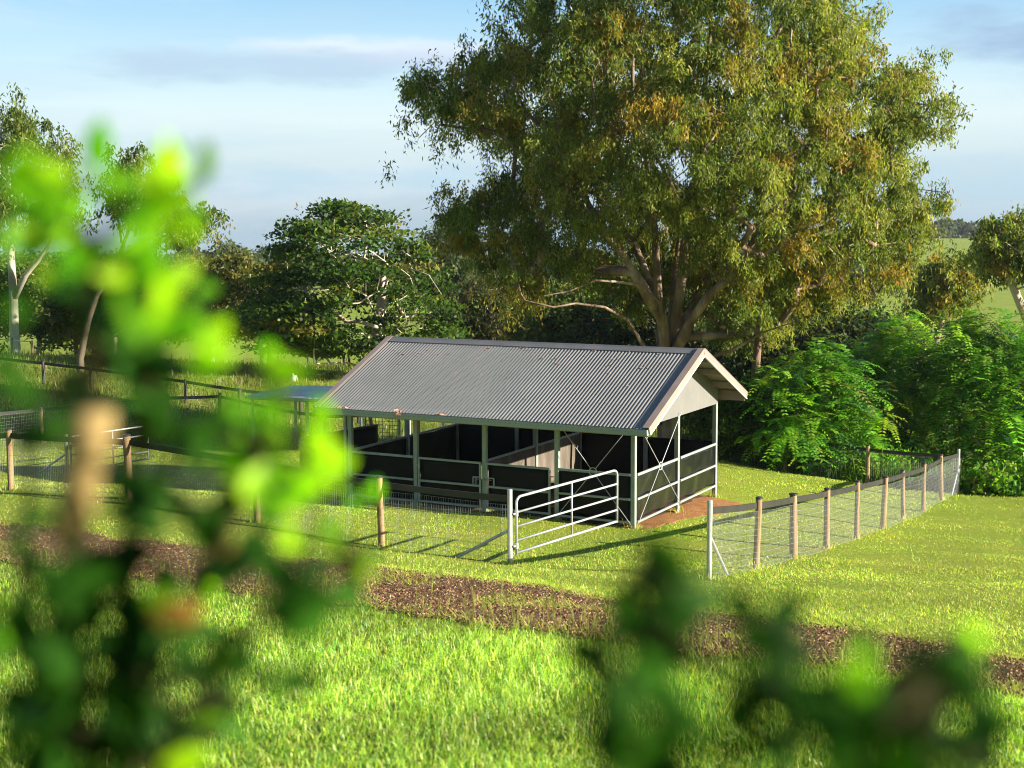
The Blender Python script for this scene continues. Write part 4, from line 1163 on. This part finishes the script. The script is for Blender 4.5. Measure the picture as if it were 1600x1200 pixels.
# --- feathery shrubs by the right fence
FS = 'feathery shrubs along the back fence'
frond_shrub('feathery_shrub', 'feathery bright green shrub just right of the shed gable', 45.5, [(1215, 735, 1190, 610, 0), (1250, 738, 1260, 570, -.3), (1300, 740, 1330, 590, .3)], [(1160, 640), (1182, 585), (1215, 548), (1250, 556), (1275, 528), (1312, 540), (1338, 575), (1378, 600), (1392, 660), (1375, 715), (1330, 738), (1250, 738), (1175, 705)], n=150, per=12, group=FS)
frond_shrub('feathery_shrub', 'tallest feathery shrub, rising behind the far fence corner', 49.5, [(1370, 750, 1390, 520, 0), (1410, 755, 1440, 560, 0), (1360, 750, 1350, 600, .4)], [(1300, 600), (1318, 540), (1352, 512), (1378, 482), (1412, 490), (1430, 476), (1455, 512), (1500, 545), (1496, 650), (1475, 730), (1400, 745), (1320, 715)], n=165, per=12, group=FS)
frond_shrub('feathery_shrub', 'wide feathery shrub with reddish stems at the far right', 46.5, [(1530, 778, 1510, 560, 0), (1570, 782, 1575, 540, 0), (1620, 786, 1640, 560, 0), (1500, 775, 1485, 600, .4)], [(1462, 580), (1480, 500), (1530, 478), (1580, 490), (1640, 505), (1720, 540), (1730, 720), (1680, 800), (1590, 785), (1510, 750), (1470, 690)], n=240, per=12, group=FS)
build_tree('leafy_bush', 'leafy bush under the gum seen through the open gable end', 'bush', 46.5, [(1150, 730, 0, .08), (1150, 680, 0, .05)], [(1060, 640), (1100, 600), (1180, 590), (1240, 620), (1250, 700), (1200, 735), (1080, 730)], n=110, R=.5, per=120, leaf=(.14, .05), pal='broad', thick=1.6, mode='bush', bark='bark_dark', twig=.01)
build_tree('leafy_bush', 'low bush at the foot of the shrubs behind the back fence', 'bush', 45.5, [(1330, 745, 0, .06), (1330, 720, 0, .04)], [(1250, 735), (1265, 700), (1320, 680), (1400, 690), (1450, 710), (1460, 755), (1300, 752)], n=90, R=.45, per=110, leaf=(.15, .04), pal='fern', thick=1.2, mode='bush', bark='bark_dark', twig=.01)
build_tree('leafy_bush', 'weedy bush beyond the steel corner post', 'bush', 42.5, [(1560, 790, 0, .05), (1560, 770, 0, .03)], [(1500, 775), (1520, 735), (1580, 720), (1660, 730), (1720, 790), (1600, 800)], n=90, R=.42, per=110, leaf=(.15, .045), pal='fern', thick=1.2, mode='bush', bark='bark_dark', twig=.01)
# second brown trunk by the gable
p = at(1181, 716, 47.5); z = g1(p[0], p[1])
build_tree('gum_tree', 'slim brown trunked gum standing just behind the gable end', 'tree', 47.5, [(1181, 716, 0, .2), (1180, 640, 0, .18), (1182, 560, 0, .14), (1190, 480, 0, .1)], [(1130, 440), (1180, 380), (1260, 370), (1320, 420), (1300, 480), (1230, 520), (1160, 500)], n=60, R=.7, per=200, leaf=(.185, .026), pal='gum', thick=2.5, bark='bark_brown', twig=.012)


# --- distant hill woodland: one mass
def far_wood(name, label, spots, size, pal, per=240):
    Q = []; Cc = []
    for x, y, d, r in spots:
        c = at(x, y, d); n = per
        v = unit(rng.normal(size=(n, 3))) * (rng.random((n, 1)) ** .4) * r * np.array([1, 1, .8])
        p = c + v; dd = unit(rng.normal(size=(n, 3))); s = unit(np.cross(dd, rng.normal(size=(n, 3))))
        Q.append(leaf_quads(p, dd, s, np.full(n, size), np.full(n, size * .4))); Cc.append(jitter(pal_pick(pal, n), .25))
    o = quads_mesh(name, np.concatenate(Q), np.concatenate(Cc), M['leaf'])
    tag(o, label, 'woodland', kind='stuff')


sp = [(x, 372 - 14 * abs(sin(x * .05)) - rng.uniform(0, 8), 700 + rng.uniform(-10, 30), rng.uniform(3, 5.5)) for x in np.arange(1395, 1720, 6)]
sp += [(x, 378, 690, 3) for x in np.arange(1395, 1720, 8)]
far_wood('hilltop_wood', 'hazy band of trees on top of the distant hill', sp, 1.6, 'greygreen', 320)  # distance haze is put into the grey green leaf colours
sp = [(x, 424 - 10 * abs(sin(x * .031 + 1)) - rng.uniform(0, 8), 330 + rng.uniform(-25, 25), rng.uniform(2.6, 4.4)) for x in np.arange(-200, 1420, 11)]
sp += [(x, 436, 325, 3) for x in np.arange(-200, 1420, 13)]
far_wood('valley_wood', 'distant band of grey green trees across the valley', sp, 1.0, 'greygreen', 200)


# ------------------------------------------------------------------ grass
def keep_off(x, y):
    """True where grass grows: not on the track, inside the shed or on the bare apron"""
    s, t = to_yard(x, y)
    shed = (s > -.1) & (s < SL + .1) & (t > -.02) & (t < SW + .1)
    edge = -(.42 + .5 * np.clip(t, 0, SW) / SW) + rng.normal(size=len(s)) * .14
    ap = (s > edge) & (s < .1) & (t > -.2 + rng.normal(size=len(s)) * .1) & (t < SW + .2)
    return ~(shed | ap)


def on_track(x, y, pad=0.0):
    fy = np.interp(x, FARR[:, 0], FARR[:, 1]); ny = np.interp(x, NEARR[:, 0], NEARR[:, 1])
    # track runs monotonically in x
    return (y < fy - pad) & (y > ny + pad)


def pnoise(x, y, sc, seed):
    v = 0
    for k in range(4):
        a = seed * 1.7 + k * 2.1; f = sc * 1.9 ** k
        v = v + np.sin((x * cos(a) + y * sin(a)) * f + seed * 3 + k) * np.sin((x * sin(a * 1.3) - y * cos(a * 1.3)) * f * 1.1 + seed + k * 5) / 1.5 ** k
    return v / 1.6


GP = np.array([(.23, .38, .04), (.33, .46, .06), (.14, .29, .06), (.44, .52, .12), (.44, .42, .17)])


def blades(name, label, N, d0, d1, amax, length, width, pal_w, lean=.5, filt=None, cols=None, seg2=True, clump=.35):
    a = rng.uniform(-amax, amax, N); u = rng.random(N)
    r = d0 * (d1 / d0) ** u
    x = np.sin(a) * r; y = np.cos(a) * r
    if clump:
        cx = np.round(x / clump + .5 * np.sin(y * 3)) * clump; cyy = np.round(y / clump + .5 * np.sin(x * 3)) * clump
        k = rng.random(N) < .35; x[k] += (cx[k] - x[k]) * .6; y[k] += (cyy[k] - y[k]) * .6
    if filt is not None:
        m = filt(x, y); x, y, r = x[m], y[m], r[m]
    n = len(x); z = gh(x, y)
    cl = 1 + .45 * pnoise(x, y, 1.6, 2.0)
    L = length * np.exp(rng.normal(size=n) * .35) * np.clip(cl, .4, 1.8); W = np.maximum(width * np.exp(rng.normal(size=n) * .2), r * .00028)
    az = rng.uniform(0, 2 * pi, n); ln = np.abs(rng.normal(size=n)) * lean + .12
    h = np.c_[np.cos(az), np.sin(az), np.zeros(n)]
    fa = az + rng.normal(size=n) * .8 + pi / 2; s = np.c_[np.cos(fa), np.sin(fa), np.zeros(n)] * W[:, None]
    p0 = np.c_[x, y, z - .01]; p1 = p0 + UP * (L * .62)[:, None] + h * (L * ln * .35)[:, None]; p2 = p0 + UP * (L * (1 - .25 * np.minimum(ln, 1.5)))[:, None] + h * (L * ln)[:, None]
    P_ = cols if cols is not None else GP
    w = np.array(pal_w, float); w /= w.sum()
    base = P_[rng.choice(len(P_), n, p=w)]
    tone = pnoise(x, y, .9, 5.0)[:, None]
    if name == 'yard_grass':
        dry = np.clip(pnoise(x, y, .55, 21.) - .35 + rng.normal(size=n) * .2, 0, 1)[:, None]; base = base * (1 - dry * .7) + np.array([.40, .33, .10]) * dry * .7
    base = base * (1 + .38 * tone) ; c = jitter(np.clip(base, .01, .8), .22)
    if seg2:
        Q = np.concatenate([np.stack([p0 - s, p0 + s, p1 + s * .8, p1 - s * .8], 1), np.stack([p1 - s * .8, p1 + s * .8, p2 + s * .12, p2 - s * .12], 1)])
        c = np.concatenate([c, c])
    else:
        Q = np.stack([p0 - s, p0 + s, p2 + s * .2, p2 - s * .2], 1)
    o = quads_mesh(name, Q, c, M['grass']); tag(o, label, 'grass', kind='stuff')
    return o


near_f = lambda x, y: (y < np.interp(x, NEARR[:, 0], NEARR[:, 1]) - .18 + rng.normal(size=len(x)) * .14) & keep_off(x, y)
blades('meadow_grass', 'lush bright green grass on the near slope', 330000, 3.2, 23, .47, .062, .0040, (3, 3, 1.8, 1.8, .35), filt=near_f)
YP = np.array([(.28, .41, .045), (.37, .47, .065), (.46, .47, .10), (.54, .45, .18), (.17, .31, .05)])
mid_f = lambda x, y: (y > np.interp(x, FARR[:, 0], FARR[:, 1]) + rng.normal(size=len(x)) * .12) & keep_off(x, y) & (pnoise(x, y, .8, 9.) > -.75 + rng.normal(size=len(x)) * .3)
blades('yard_grass', 'short grazed yellow green grass around the shed and fences', 430000, 13.5, 50, .47, .034, .0046, (3, 3, 2.2, 1.1, 1.6), lean=.8, filt=mid_f, cols=YP, seg2=False, clump=.2)
FP = np.array([(.08, .14, .018), (.13, .17, .025), (.20, .19, .05), (.27, .22, .09)])
blades('paddock_grass', 'long rough grass in the far paddocks', 130000, 50, 120, .47, .24, .018, (3, 3, 2, 1.2), lean=.5, cols=FP, seg2=False, clump=.9)


# weeds and seed stalks on and along the track
def base_tufts():
    B = [b for b in BASES if 0 < b[1] < 60] + [SP(SL * i / 4, 0, 0)[:2] for i in range(5)] + [SP(0, t, 0)[:2] for t in (SW / 2, SW)]
    B = np.array(B); k = np.repeat(np.arange(len(B)), 70); n = len(k)
    P = B[k] + rng.normal(size=(n, 2)) * .10; z = gh(P[:, 0], P[:, 1]); L = .10 * np.exp(rng.normal(size=n) * .45)
    az = rng.uniform(0, 2 * pi, n); h = np.c_[np.cos(az), np.sin(az), np.zeros(n)]; s = np.c_[-np.sin(az), np.cos(az), np.zeros(n)] * .0045
    p0 = np.c_[P, z - .01]; p1 = p0 + UP * (L * .7)[:, None] + h * (L * .2)[:, None]; p2 = p0 + UP * (L * .85)[:, None] + h * (L * .6)[:, None]
    Q = np.concatenate([np.stack([p0 - s, p0 + s, p1 + s, p1 - s], 1), np.stack([p1 - s, p1 + s, p2 + s * .1, p2 - s * .1], 1)])
    c = jitter(YP[rng.integers(0, 4, n)], .25)
    tag(quads_mesh('grass_tufts', Q, np.concatenate([c, c]), M['grass']), 'uncut grass tufts round the feet of the posts', 'grass', kind='stuff')


base_tufts()


def track_weeds():
    n = 60000
    k = rng.random(n); i = rng.integers(0, nT, n)
    i = np.minimum(i, nT - 2); fr_ = rng.random(n)[:, None]
    P = (FARR[i] * (1 - fr_) + FARR[i + 1] * fr_) * (1 - k[:, None]) + (NEARR[i] * (1 - fr_) + NEARR[i + 1] * fr_) * k[:, None] + rng.normal(size=(n, 2)) * .05
    keep = (pnoise(P[:, 0], P[:, 1], 1.3, 12.) > .44) | (k > 1 - .16 * rng.random(n)) | (k < .18 * rng.random(n)) | (rng.random(n) < .015)
    P = P[keep]; n = len(P); z = gh(P[:, 0], P[:, 1]) + .02
    az = rng.uniform(0, 2 * pi, n); h = np.c_[np.cos(az), np.sin(az), np.zeros(n)]; s = np.c_[-np.sin(az), np.cos(az), np.zeros(n)] * .006
    L = .05 * np.exp(rng.normal(size=n) * .4); p0 = np.c_[P, z]; p2 = p0 + UP * (L * .7)[:, None] + h * L[:, None]
    Q = [np.stack([p0 - s, p0 + s, p2 + s * .3, p2 - s * .3], 1)]; C = [jitter(YP[rng.integers(0, 4, n)], .2)]
    # seed stalks rising in front of the track
    m = 320; i = rng.integers(0, nT - 1, m); P = NEARR[i] + (NEARR[i + 1] - NEARR[i]) * rng.random((m, 1)) + rng.normal(size=(m, 2)) * [.3, .22]
    z = gh(P[:, 0], P[:, 1]); L = rng.uniform(.16, .42, m); az = rng.uniform(0, 2 * pi, m); h = np.c_[np.cos(az), np.sin(az), np.zeros(m)]
    p0 = np.c_[P, z]; p2 = p0 + UP * L[:, None] + h * (L * rng.uniform(.02, .35, m))[:, None]; s = np.tile([[.0022, .0005, 0]], (m, 1))
    Q.append(np.stack([p0 - s, p0 + s, p2 + s, p2 - s], 1)); C.append(jitter(np.tile([[.26, .27, .07]], (m, 1)), .2))
    for j in range(10):
        f = .62 + .04 * j; q = p0 + (p2 - p0) * f; d = unit(h * .6 * (1 if j % 2 else -1) + UP); sd = unit(np.cross(d, [[0, 1, .1]]))
        Q.append(leaf_quads(q, d, sd, np.full(m, .035), np.full(m, .006))); C.append(jitter(np.tile([[.30, .27, .09]], (m, 1)), .2))
    o = quads_mesh('track_weeds', np.concatenate(Q), np.concatenate(C), M['grass']); tag(o, 'weeds and seeding grass stalks along the mulch track', 'weeds', kind='stuff')


track_weeds()


def chips():
    n = 80000; k = rng.random(n); i = rng.integers(0, nT - 1, n); f = rng.random(n)
    Fa = FARR[i] * (1 - f[:, None]) + FARR[i + 1] * f[:, None]; Ne = NEARR[i] * (1 - f[:, None]) + NEARR[i + 1] * f[:, None]
    P = Fa * (1 - k[:, None]) + Ne * k[:, None]
    z = gh(P[:, 0], P[:, 1]) + .035 + .02 * rng.random(n)
    a = unit(rng.normal(size=(n, 3)) * [1, 1, .45]); b = unit(np.cross(a, rng.normal(size=(n, 3))))
    La = rng.uniform(.004, .0145, n)[:, None]; Lb = rng.uniform(.003, .007, n)[:, None]
    c = np.c_[P, z]; Q = np.stack([c - a * La - b * Lb, c + a * La - b * Lb, c + a * La + b * Lb, c - a * La + b * Lb], 1)
    pal = np.array([(.32, .20, .10), (.22, .128, .06), (.13, .07, .03), (.065, .034, .015), (.46, .33, .19)])
    o = quads_mesh('bark_chips', Q, jitter(pal[rng.choice(5, n, p=[.22, .28, .25, .17, .08])], .2), M['chip']); tag(o, 'brown bark chips covering the track', 'mulch', kind='stuff')


chips()


# tall weeds along the back fence on the right
def fence_weeds():
    n = 9000; f = rng.random(n); p = PC[None, :] + D1[None, :2] * (f * 9)[:, None] + rng.normal(size=(n, 2)) * [.3, .35] + np.array([[.2, .8]])
    z = gh(p[:, 0], p[:, 1]); L = .55 * np.exp(rng.normal(size=n) * .35); az = rng.uniform(0, 2 * pi, n); h = np.c_[np.cos(az), np.sin(az), np.zeros(n)]
    s = np.c_[-np.sin(az), np.cos(az), np.zeros(n)] * .012; p0 = np.c_[p, z]; p1 = p0 + UP * (L * .7)[:, None] + h * (L * .15)[:, None]; p2 = p0 + UP * (L * .8)[:, None] + h * (L * .5)[:, None]
    Q = np.concatenate([np.stack([p0 - s, p0 + s, p1 + s, p1 - s], 1), np.stack([p1 - s, p1 + s, p2 + s * .1, p2 - s * .1], 1)])
    c = jitter(np.array([(.06, .14, .015), (.10, .19, .02)])[rng.integers(0, 2, n)], .2)
    tag(quads_mesh('tall_weeds', Q, np.concatenate([c, c]), M['grass']), 'tall green weeds behind the back fence', 'weeds', kind='stuff')


fence_weeds()


# ------------------------------------------------------------------ the out of focus garden shrub right in front of the camera
def near_shrub(label, stems, spots, root, stubs=(), ds=1.0):
    """spots: (px, py, spread px, count, tone)   tone: y(ellow lime, sunlit copy) m(uted dark copy, shade put into the colour) d(ry)"""
    gz = g1(root[0], root[1])
    T = thing('garden_shrub', label, 'shrub', (root[0], root[1], gz), 'garden shrubs close to the camera')
    mb = MB(); nodes = []
    for st in stems:
        pts = [np.array([root[0] + st['o'][0], root[1] + st['o'][1], gz - .05])] + [at(a, b, c * ds) for a, b, c in st['p']]
        n0 = len(pts); fine = []
        for i in range(n0 - 1):
            for f in np.linspace(0, 1, 5)[:-1]: fine.append(pts[i] * (1 - f) + pts[i + 1] * f + rng.normal(size=3) * .002)
        fine.append(pts[-1]); nodes += fine[4:]
        mb.tube(fine, np.linspace(st['r'][0], st['r'][1], len(fine)), 8)
    N = np.array(nodes)
    pal = {'y': np.array([(.21, .42, .003), (.30, .50, .004), (.12, .32, .003)]), 'm': np.array([(.008, .036, .003), (.014, .055, .004), (.022, .080, .005)]), 'd': np.array([(.34, .17, .05), (.42, .26, .08)])}  # same leaves painted brighter for sun (y) and darker for shade (m)
    QQ = {'y': [], 'm': [], 'd': []}; CQ = {'y': [], 'm': [], 'd': []}
    for x, y, sp_, cnt, tone in spots:
        Q, C = QQ[tone], CQ[tone]
        Y0 = rng.uniform(.78, .98) * ds
        c0 = at(x, y, Y0); k = np.linalg.norm(N - c0, axis=1).argmin()
        mb.tube([N[k], (N[k] + c0) / 2 + rng.normal(size=3) * .01, c0], [.0035, .0028, .0018], 5)
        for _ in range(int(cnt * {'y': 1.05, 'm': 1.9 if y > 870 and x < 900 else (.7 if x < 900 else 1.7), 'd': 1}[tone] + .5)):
            p = c0 + np.array([rng.normal() * sp_ * Y0 / F, rng.normal() * .05, rng.normal() * sp_ * Y0 / F])
            d = unit(unit(p - N[k]) * .6 + rng.normal(size=3) * .6); w = rng.normal(size=3) + np.array([.5, -.9, .5]); s = unit(np.cross(d, w)); nn = np.cross(d, s)
            L = rng.uniform(.024, .040) * (1.12 if tone == 'm' else 1) * (.4 + .6 * ds); W = L * rng.uniform(.24, .32); p = p - d * L * .5
            mid1 = p + d * L * .35 - nn * .002; mid2 = p + d * L * .72 - nn * .003; tip = p + d * L + nn * .004
            for sg in (-1, 1):
                e1 = p + d * L * .3 + s * W * sg + nn * .006; e2 = p + d * L * .7 + s * W * .8 * sg + nn * .007
                Q.append([p, e1, e2, mid2]); Q.append([mid2, e2, tip, tip * .999 + mid2 * .001])
            c = pal[tone][rng.integers(0, len(pal[tone]))] * np.exp(rng.normal() * .15); C += [c] * 4
    mb.build('stem', M['stem'], T, smooth=True)
    for pts, r0, r1 in stubs:
        m2 = MB(); W = [at(*q) for q in pts]; m2.tube(W, np.linspace(r0, r1, len(W)), 10); m2.build('bare_stem', M['stem_tan'], T, smooth=True)
    quads_mesh('lit_leaves', QQ['y'], CQ['y'], M['shrub'], T)
    quads_mesh('shaded_leaves', QQ['m'], CQ['m'], M['shrub_shade'], T)
    if QQ['d']: quads_mesh('dry_leaves', QQ['d'], CQ['d'], M['shrub'], T)
    return T


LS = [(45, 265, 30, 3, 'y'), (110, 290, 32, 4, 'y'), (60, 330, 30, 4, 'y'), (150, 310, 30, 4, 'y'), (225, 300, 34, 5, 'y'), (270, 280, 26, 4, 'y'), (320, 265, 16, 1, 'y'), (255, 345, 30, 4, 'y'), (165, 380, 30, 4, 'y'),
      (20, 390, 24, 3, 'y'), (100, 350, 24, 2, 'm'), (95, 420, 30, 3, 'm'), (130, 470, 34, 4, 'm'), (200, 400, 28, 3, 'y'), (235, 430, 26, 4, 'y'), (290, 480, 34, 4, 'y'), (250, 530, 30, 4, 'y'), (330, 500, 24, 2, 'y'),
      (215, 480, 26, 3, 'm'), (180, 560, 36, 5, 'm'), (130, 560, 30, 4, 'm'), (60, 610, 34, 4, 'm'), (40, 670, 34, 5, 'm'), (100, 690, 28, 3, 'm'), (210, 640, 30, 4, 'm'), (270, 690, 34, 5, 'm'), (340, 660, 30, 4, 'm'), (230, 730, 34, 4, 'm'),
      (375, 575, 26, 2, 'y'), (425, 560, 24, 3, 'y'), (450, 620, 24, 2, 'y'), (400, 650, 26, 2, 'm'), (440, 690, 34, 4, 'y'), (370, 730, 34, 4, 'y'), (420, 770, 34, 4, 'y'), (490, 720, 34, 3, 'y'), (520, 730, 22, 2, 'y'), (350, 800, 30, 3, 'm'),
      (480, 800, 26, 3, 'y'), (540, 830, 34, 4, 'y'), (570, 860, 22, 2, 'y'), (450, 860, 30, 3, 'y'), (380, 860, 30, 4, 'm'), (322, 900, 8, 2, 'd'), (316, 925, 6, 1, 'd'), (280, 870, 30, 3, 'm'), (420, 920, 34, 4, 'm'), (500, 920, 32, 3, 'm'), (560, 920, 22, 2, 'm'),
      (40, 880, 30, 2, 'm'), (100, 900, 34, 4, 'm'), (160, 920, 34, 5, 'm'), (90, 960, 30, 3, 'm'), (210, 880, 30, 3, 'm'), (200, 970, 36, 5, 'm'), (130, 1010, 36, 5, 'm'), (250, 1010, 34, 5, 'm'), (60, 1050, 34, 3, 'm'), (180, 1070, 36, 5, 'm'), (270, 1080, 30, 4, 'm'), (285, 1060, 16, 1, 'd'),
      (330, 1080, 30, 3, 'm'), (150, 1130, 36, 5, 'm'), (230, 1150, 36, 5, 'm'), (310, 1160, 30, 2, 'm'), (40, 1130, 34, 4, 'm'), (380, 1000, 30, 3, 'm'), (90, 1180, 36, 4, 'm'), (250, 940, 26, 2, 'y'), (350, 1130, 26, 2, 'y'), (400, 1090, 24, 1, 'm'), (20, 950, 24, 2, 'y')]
LST = [dict(o=(0, 0), p=[(150, 1250, .9), (120, 1000, .9), (115, 800, .88), (140, 690, .88), (150, 560, .88), (120, 400, .9), (90, 300, .9)], r=(.007, .003)),
       dict(o=(.02, 0), p=[(200, 1250, .88), (230, 1050, .86), (310, 930, .86), (360, 820, .86), (410, 700, .88), (430, 600, .9)], r=(.006, .0025)),
       dict(o=(.0, .03), p=[(170, 1250, .94), (190, 900, .94), (215, 700, .94), (240, 520, .94), (230, 400, .94), (260, 300, .94)], r=(.006, .0025)),
       dict(o=(.03, .02), p=[(240, 1200, .85), (330, 1080, .84), (430, 950, .86), (540, 860, .88)], r=(.005, .0025)),
       dict(o=(-.02, .02), p=[(80, 1250, .92), (50, 1050, .9), (40, 850, .9), (40, 650, .9)], r=(.005, .0025))]
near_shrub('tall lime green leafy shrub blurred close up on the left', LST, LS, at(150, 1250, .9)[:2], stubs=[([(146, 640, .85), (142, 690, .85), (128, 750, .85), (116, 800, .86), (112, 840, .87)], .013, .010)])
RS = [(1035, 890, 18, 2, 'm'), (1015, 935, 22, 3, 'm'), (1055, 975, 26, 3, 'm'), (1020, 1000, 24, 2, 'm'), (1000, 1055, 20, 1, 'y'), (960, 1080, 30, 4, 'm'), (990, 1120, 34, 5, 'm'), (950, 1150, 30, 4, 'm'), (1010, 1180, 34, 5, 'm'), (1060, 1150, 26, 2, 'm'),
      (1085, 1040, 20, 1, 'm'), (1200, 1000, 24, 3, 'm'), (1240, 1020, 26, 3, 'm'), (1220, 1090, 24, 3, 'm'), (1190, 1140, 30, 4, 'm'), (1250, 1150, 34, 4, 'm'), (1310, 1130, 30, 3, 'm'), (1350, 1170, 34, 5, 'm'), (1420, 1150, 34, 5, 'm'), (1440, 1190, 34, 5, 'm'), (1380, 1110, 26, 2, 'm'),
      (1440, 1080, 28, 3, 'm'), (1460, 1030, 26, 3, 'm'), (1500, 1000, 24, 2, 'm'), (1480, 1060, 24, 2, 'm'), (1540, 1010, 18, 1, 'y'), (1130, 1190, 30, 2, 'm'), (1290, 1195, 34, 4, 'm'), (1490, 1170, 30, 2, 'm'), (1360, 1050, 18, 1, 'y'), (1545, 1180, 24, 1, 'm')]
RST = [dict(o=(-.06, 0), p=[(1000, 1260, .9), (985, 1120, .88), (1030, 990, .88), (1035, 890, .9)], r=(.006, .0025)),
       dict(o=(0, .0), p=[(1230, 1280, .9), (1220, 1130, .9), (1225, 1010, .9)], r=(.006, .0025)),
       dict(o=(.05, .02), p=[(1420, 1280, .88), (1440, 1150, .88), (1450, 1050, .88), (1500, 1000, .9)], r=(.006, .0025))]
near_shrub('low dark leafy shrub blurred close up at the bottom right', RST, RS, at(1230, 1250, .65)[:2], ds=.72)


# ------------------------------------------------------------------ morning haze
def build_haze():
    x0, x1, y0, y1, z0, z1 = -1460, 1460, -1460, 1460, -22, 16
    me = bpy.data.meshes.new('haze')
    me.from_pydata([(x, y, z) for x in (x0, x1) for y in (y0, y1) for z in (z0, z1)], [], [(0, 1, 3, 2), (4, 6, 7, 5), (0, 4, 5, 1), (2, 3, 7, 6), (0, 2, 6, 4), (1, 5, 7, 3)])
    m, t, o = newmat('haze_air')
    v = nd(t, 'ShaderNodeVolumePrincipled', Density=HAZE, Anisotropy=0.2); v.inputs['Color'].default_value = (0.78, 0.88, 1.0, 1)
    lk(t, v.outputs[0], o.inputs['Volume'])
    me.materials.append(m); h = link(bpy.data.objects.new('haze', me)); tag(h, 'thin bluish morning haze lying over the whole valley', 'haze', kind='stuff')


HAZE = 0.0001
build_haze()
